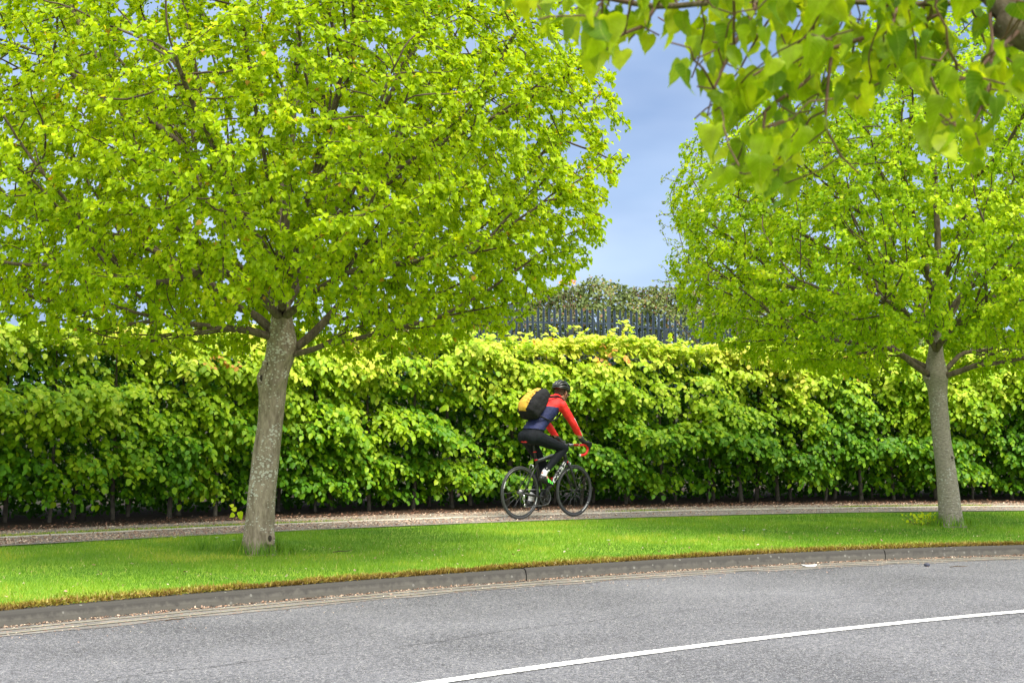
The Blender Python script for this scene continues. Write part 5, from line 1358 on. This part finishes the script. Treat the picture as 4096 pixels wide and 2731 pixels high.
# rucksack
pack = rig_root('rucksack', .27, 0, 1.30); tag(pack, 'black rucksack with a yellow outer panel worn on the cyclist\'s back', 'rucksack')
T_ = V3((.66, 0, .75)); Nn = V3((-.75, 0, .66)); O_ = V3((.265, 0, 1.165)) + Nn * .108
def pk(t, y, n): return O_ + T_ * t + V3((0, 1, 0)) * y + Nn * n
mb = MB()
secs = [(0.0, .105, .12, .02), (.03, .150, .195, .0), (.12, .165, .235, .0), (.24, .16, .225, .0), (.33, .145, .195, .005), (.40, .125, .15, .01), (.445, .085, .10, .03)]
n = 20; vs = []
for (t, wy, dn, n0) in secs:
    for k in range(n):
        a = 2 * math.pi * k / n; ca, sa = math.cos(a), math.sin(a); ex = .45
        cy = math.copysign(abs(ca) ** ex, ca); cn = math.copysign(abs(sa) ** ex, sa)
        vs.append(pk(t + (.03 if cn > 0 else -.02) * cn * 0, wy * cy * (1 - .12 * max(cn, 0)), n0 + dn * (.5 + .5 * cn)))
mb.add(vs, [(i * n + k, i * n + (k + 1) % n, (i + 1) * n + (k + 1) % n, (i + 1) * n + k) for i in range(len(secs) - 1) for k in range(n)] + [tuple(range(n))[::-1], tuple((len(secs) - 1) * n + k for k in range(n))])
o = organic('bag_body', mb, 0.009, [R_['bag']], smooth=5); put(o, pack)
tx = bpy.data.textures.new('folds', 'CLOUDS'); tx.noise_scale = 0.09
dm = o.modifiers.new('folds', 'DISPLACE'); dm.texture = tx; dm.strength = 0.022; dm.mid_level = 0.5
mb = MB(); g = []
ts = np.linspace(.02, .425, 14)
for t in ts:
    dn = np.interp(t, [q[0] for q in secs], [q[2] + q[3] for q in secs]); w = np.interp(t, [.02, .10, .25, .36, .43], [.105, .130, .122, .098, .065])
    for k in range(11):
        y = -1 + 2 * k / 10; g.append(pk(t, y * w * .78 + .022, dn + .012 - .022 * abs(y) ** 3 + .003 * math.sin(t * 60 + y * 3)))
nn = len(g); g += [p - Nn * .03 for p in g]
F = [(j * 11 + k, j * 11 + k + 1, (j + 1) * 11 + k + 1, (j + 1) * 11 + k) for j in range(13) for k in range(10)]
F += [tuple(nn + q for q in f[::-1]) for f in F]
F += [(j * 11, (j + 1) * 11, nn + (j + 1) * 11, nn + j * 11) for j in range(13)] + [(j * 11 + 10, nn + j * 11 + 10, nn + (j + 1) * 11 + 10, (j + 1) * 11 + 10) for j in range(13)]
F += [(k, nn + k, nn + k + 1, k + 1) for k in range(10)] + [(143 + k, 144 + k, nn + 144 + k, nn + 143 + k) for k in range(10)]
mb.add(g, F); put(mb.build('outer_panel', R_['yellow']), pack)
mb = MB()   # bungee lacing
def on(t, y):
    dn = np.interp(t, [q[0] for q in secs], [q[2] + q[3] for q in secs]); return pk(t, y, dn + .016 - .02 * (abs(y) / .12) ** 3)
zz = [(.10, -.085), (.15, .075), (.20, -.085), (.25, .075), (.30, -.075), (.35, .06)]
mb.tube([on(*q) for q in zz], .003, 5); mb.tube([on(t, -y) for t, y in zz], .003, 5); put(mb.build('bungee_cord', R_['bag']), pack)
mb = MB(); mb.tube([pk(.06, -.135, .04), V3((.40, -.160, 1.235)), V3((.50, -.165, 1.27)), V3((.585, -.12, 1.305))], [.010, .009, .009, .009], 8); mb.tube([pk(.06, .135, .04), V3((.40, .160, 1.235)), V3((.50, .165, 1.27)), V3((.585, .12, 1.305))], .009, 8)
put(mb.build('side_strap', R_['bag']), pack)
for s in (-1, 1):
    mb = MB(); mb.tube([pk(.39, s * .09, .02), V3((.565, s * .115, 1.555)), V3((.635, s * .125, 1.525)), V3((.665, s * .13, 1.46)), V3((.62, s * .13, 1.36)), V3((.585, s * .12, 1.305))], .013, 8); put(mb.build('shoulder_strap', R_['bag']), pack)

# bicycle
bike = rig_root('bicycle', .495, 0, 0); tag(bike, 'black road bicycle with red bar tape and thin deep rimmed wheels on the path', 'bicycle')
RW = .335
BBp = V3((.405, 0, .270)); ST = V3((.285, 0, .740)); HT0, HT1 = V3((.838, 0, .705)), V3((.795, 0, .850)); RH, FH = V3((0, 0, RW)), V3((.985, 0, RW))
def part(mb, name, m, **k): return put(mb.build(name, m, None, **k), bike)
mb = MB(); mb.tube([BBp, BBp.lerp(HT0.lerp(HT1, .15), .5), HT0.lerp(HT1, .15)], [.030, .030, .029], 24); mb.tube([BBp, ST, ST + (ST - BBp).normalized() * .03], [.020, .017, .017], 12)
mb.tube([ST + V3((.004, 0, -.02)), HT1 + V3((.005, 0, -.035))], [.016, .021], 12); mb.tube([HT0, HT1], [.027, .022], 14); mb.tube([BBp + V3((0, -.036, 0)), BBp + V3((0, .036, 0))], .025, 16)
for s in (-1, 1):
    mb.tube([BBp + V3((-.02, s * .028, 0)), V3((.20, s * .048, .30)), RH + V3((.015, s * .063, -.005))], [.014, .011, .009], 10)
    mb.tube([ST + V3((.01, s * .012, -.06)), V3((.20, s * .034, .60)), RH + V3((.010, s * .063, .012))], [.010, .008, .007], 10)
fr = part(mb, 'frame', R_['carbon'])
mb = MB(); mb.tube([ST + V3((.03, 0, .000)), (ST + HT1) / 2 + V3((0, 0, .002)), HT1 + V3((-.05, 0, -.026))], [.010, .012, .010], 8, flat=.8); put(mb.build('top_tube_stripe', R_['grey']), bike, fr)
tcv = bpy.data.curves.new('downtube_lettering', 'FONT'); tcv.body = 'CUBE'; tcv.size = .112; tcv.extrude = .001; tcv.align_x = 'CENTER'; tcv.align_y = 'CENTER'; tcv.offset = .0035; tcv.space_character = 1.12; tcv.resolution_u = 3
tob = bpy.data.objects.new('tmp', tcv); C.objects.link(tob)
tme = bpy.data.meshes.new_from_object(tob.evaluated_get(bpy.context.evaluated_depsgraph_get())); bpy.data.objects.remove(tob); tme.materials.clear(); tme.name = 'downtube_lettering'
td = (HT0.lerp(HT1, .15) - BBp).normalized(); tz = V3((0, -1, 0)); tyv = tz.cross(td); cc = BBp.lerp(HT0.lerp(HT1, .15), .655)
shear = -.18
for v in tme.vertices:
    c = v.co.copy(); yy = c.y * .82; r_ = .0312
    v.co = cc + td * (c.x * 1.12 + yy * .2) + tyv * (r_ * math.sin(yy / r_)) + tz * (r_ * math.cos(yy / r_) + .0015 + c.z)
put(link('downtube_lettering', tme, R_['white']), bike, fr)
mb = MB(); mb.tube([HT0 + V3((.002, 0, -.004)), HT0 + V3((-.004, 0, .014))], .0295, 14); put(mb.build('headset_band', R_['red']), bike, fr)
mb = MB()
for s in (-1, 1): mb.tube([HT0 + V3((.006, s * .01, -.012)), HT0 + V3((.022, s * .048, -.05)), V3((.905, s * .052, .55)), FH + V3((-.004, s * .05, .03)), FH + V3((0, s * .05, 0))], [.020, .017, .014, .010, .009], 12)
part(mb, 'fork', R_['carbon'])
mb = MB(); mb.tube([ST, V3((.243, 0, .905)), V3((.236, 0, .950))], .0136, 12); mb.box((.235, 0, .955), (.05, .03, .018)); mb.tube([(.16, .02, .962), (.235, .02, .957), (.31, .02, .962)], .0035, 6); mb.tube([(.16, -.02, .962), (.235, -.02, .957), (.31, -.02, .962)], .0035, 6)
sp = part(mb, 'seatpost', R_['darkalu'])
mb = MB(); mb.tube([ST + V3((0, 0, -.002)), ST + V3((-.004, 0, .014))], .021, 14); put(mb.build('seat_clamp', R_['red']), bike, sp)
mb = MB(); mb.box((.262, 0, .845), (.036, .03, .012)); put(mb.build('light_bracket', R_['red'], bevel=.003), bike, sp)
mb = MB(); xs_ = [(.065, .066, .978, .014), (.08, .078, .980, .022), (.15, .076, .976, .026), (.23, .040, .975, .022), (.30, .022, .975, .020), (.352, .016, .972, .016), (.365, .006, .970, .008)]
mb.mi = 0; n = 14; vs = []
for (x, w, z, h) in xs_:
    for k in range(n):
        a = 2 * math.pi * k / n; vs.append((x, w * math.cos(a), z + h * math.sin(a) * (1 if math.sin(a) > 0 else .8)))
mb.add(vs, [(i * n + k, i * n + (k + 1) % n, (i + 1) * n + (k + 1) % n, (i + 1) * n + k) for i in range(len(xs_) - 1) for k in range(n)] + [tuple(range(n))[::-1], tuple((len(xs_) - 1) * n + k for k in range(n))])
part(mb, 'saddle', R_['red'])
# handlebar and stem
BC = V3((.885, 0, .930))
mb = MB(); mb.tube([HT1, V3((.782, 0, .895)), V3((.778, 0, .915))], [.019, .018, .018], 12); mb.tube([V3((.780, 0, .905)), BC], [.017, .016], 12); mb.tube([BC + V3((0, -.022, 0)), BC + V3((0, .022, 0))], .021, 12); part(mb, 'stem', R_['darkalu'])
mb = MB(); mb.tube([BC + V3((0, -.20, 0)), BC + V3((0, .20, 0))], .0135, 12); part(mb, 'handlebar', R_['alu'])
for s in (-1, 1):
    mb = MB(); y = s * .212
    mb.tube([BC + V3((0, s * .10, 0)), BC + V3((0, s * .185, 0)), V3((.897, s * .207, .930)), V3((.94, y, .932)), V3((.985, y, .925)), V3((1.012, y, .900)), V3((1.015, y, .865)), V3((.995, y, .825)), V3((.955, y, .803)), V3((.905, y * 1.02, .798)), V3((.870, y * 1.03, .797))], .0168, 12)
    bt = part(mb, 'bar_tape', R_['red'])
    mb = MB(); mb.tube([V3((.872, y * 1.03, .797)), V3((.862, y * 1.03, .797))], .0165, 12); put(mb.build('bar_plug', R_['white']), bike, bt)
    mb = MB(); cap(mb, [V3((.965, y, .945)), V3((1.005, y, .955)), V3((1.028, y, .975))], [.017, .017, .013], 12); hood = part(mb, 'brake_hood', R_['rubber'])
    mb = MB(); mb.tube([V3((1.030, y, .965)), V3((1.052, y, .92)), V3((1.050, y, .87)), V3((1.035, y * 1.03, .83))], [.008, .009, .008, .006], 8); put(mb.build('brake_lever', R_['darkalu']), bike, hood)
mb = MB()
for s in (-1, 1): mb.tube([V3((.90, s * .09, .925)), V3((.90, s * .06, .87)), V3((.86, s * .03, .80)), V3((.82, s * .02, .76))], .0028, 6)
part(mb, 'cables', R_['rubber'])
for H, nm in ((V3((.868, 0, .690)), 'f'), (V3((.185, 0, .668)), 'r')):
    mb = MB(); mb.tube([H + V3((.01, 0, .02)), H + V3((.018, .03, .0)), H + V3((.012, .03, -.035))], [.008, .009, .006], 8); mb.tube([H + V3((.01, 0, .02)), H + V3((.018, -.03, .0)), H + V3((.012, -.03, -.035))], [.008, .009, .006], 8); part(mb, 'brake_caliper', R_['alu'])
# wheels
for H, front in ((RH, False), (FH, True)):
    mb = MB(); mb.torus(H, RW - .0135, .0125, 72, 10, rz=.0133); w = part(mb, 'wheel', R_['rubber'])
    mb = MB(); n = 72; prof = [(.3125, .0095), (.309, .0105), (.294, .0095), (.284, .004), (.283, -.004), (.294, -.0095), (.309, -.0105), (.3125, -.0095)]; vs = []
    for i in range(n):
        a = 2 * math.pi * i / n; vs += [H + V3((r_ * math.cos(a), y_, r_ * math.sin(a))) for r_, y_ in prof]
    k = len(prof); mb.add(vs, [(i * k + j, i * k + (j + 1) % k, ((i + 1) % n) * k + (j + 1) % k, ((i + 1) % n) * k + j) for i in range(n) for j in range(k)])
    put(mb.build('rim', R_['darkalu']), bike, w)
    mb = MB()     # brake track
    for s in (-1, 1): mb.disc(H + V3((0, s * .0108, 0)), .3105, .0004, 72, .3035)
    put(mb.build('brake_track', R_['steel']), bike, w)
    mb = MB()     # pale rim print
    for a0, a1 in (((-62, -38), (-34, -31), (100, 118)) if front else ((-30, -12), (150, 168))):
        for s in (-1,):
            aa = np.radians(np.linspace(a0, a1, 10)); vs = [H + V3((r_ * math.cos(a), s * (.0108 if r_ > .3 else .0102), r_ * math.sin(a))) for a in aa for r_ in (.302, .292)]
            mb.add(vs, [(2 * i, 2 * i + 1, 2 * i + 3, 2 * i + 2) for i in range(9)])
    put(mb.build('rim_print', R_['white']), bike, w)
    mb = MB(); mb.tube([H + V3((0, -.052, 0)), H + V3((0, .052, 0))], .010, 10); mb.disc(H + V3((0, -.028, 0)), .021, .002, 20); mb.disc(H + V3((0, .028, 0)), .021, .002, 20); put(mb.build('hub', R_['darkalu']), bike, w)
    for i in range(20):
        a = 2 * math.pi * i / 20; b = a + (.9 if i % 4 < 2 else -.9); s = -1 if i % 2 else 1
        mb = MB(); mb.tube([H + V3((.02 * math.cos(b), s * .027, .02 * math.sin(b))), H + V3((.285 * math.cos(a), s * .003, .285 * math.sin(a)))], .0013, 4); put(mb.build('spoke', R_['steel']), bike, w)
# drive train on the right
YR_ = -.047
mb = MB(); mb.disc(BBp + V3((0, YR_, 0)), .098, .0022, 48, .080); mb.disc(BBp + V3((0, YR_ + .008, 0)), .075, .002, 40, .060)
for k in range(5):
    a = 2 * math.pi * k / 5 + .4; mb.tube([BBp + V3((0, YR_ - .002, 0)), BBp + V3((.086 * math.cos(a), YR_, .086 * math.sin(a)))], [.012, .008], 8)
for k in range(50):
    a = 2 * math.pi * k / 50; mb.box(BBp + V3((.099 * math.cos(a), YR_, .099 * math.sin(a))), (.005, .003, .005))
cr = part(mb, 'chainring', R_['darkalu'])
for s, z1 in ((-1, 1), (1, -1)):
    mb = MB(); e = BBp + V3((z1 * .012, s * .07, z1 * .170)); mb.tube([BBp + V3((0, s * .060, 0)), BBp.lerp(e, .5) + V3((0, s * .032, 0)), e], [.017, .012, .012], 10); ca = part(mb, 'crank_arm', R_['darkalu'])
    mb = MB(); mb.tube([e, e + V3((0, s * .03, 0))], .006, 8); mb.box(e + V3((.0, s * .048, .002)), (.075, .055, .014), Matrix.Rotation(math.radians(18 if s < 0 else 6), 3, 'Y')); put(mb.build('pedal', R_['carbon'], smooth=False, bevel=.004), bike, ca)
mb = MB()
for k in range(7): mb.disc(RH + V3((0, -.024 - .0036 * k, 0)), .050 - .0035 * k, .0011, 28, .018)
part(mb, 'cassette', R_['steel'])
mb = MB(); D1, D2 = V3((.022, YR_ + .003, .262)), V3((.045, YR_ + .003, .178))
mb.tube([RH + V3((.004, YR_ - .016, -.02)), V3((.008, YR_ - .020, .275)), D1 + V3((0, -.010, 0))], [.008, .014, .010], 8); mb.tube([D1, D2], .007, 8); mb.disc(D1, .022, .003, 16); mb.disc(D2, .022, .003, 16); part(mb, 'rear_derailleur', R_['alu'])
mb = MB(); mb.tube([RH + V3((0, YR_ + .006, .040)), BBp + V3((0, YR_, .099)), BBp + V3((.05, YR_, .087)), BBp + V3((.095, YR_, .03)), BBp + V3((.095, YR_, -.03)), BBp + V3((.05, YR_, -.087)), BBp + V3((-.01, YR_, -.100)), D2 + V3((.01, 0, -.021)), D2 + V3((-.018, 0, -.01)), D1 + V3((.016, 0, 0)), RH + V3((.035, YR_ + .006, -.03))], .0042, 6)
part(mb, 'chain', R_['steel'])
mb = MB(); dn_ = V3((-td.z, 0, td.x)); 
for s in (-1, 1): mb.tube([BBp.lerp(HT0, .30) + dn_ * .03, BBp.lerp(HT0, .30) + dn_ * .05 + V3((0, s * .036, 0)), BBp.lerp(HT0, .45) + dn_ * .075 + V3((0, s * .036, 0)), BBp.lerp(HT0, .48) + dn_ * .03], .0035, 6)
part(mb, 'bottle_cage', R_['red'])
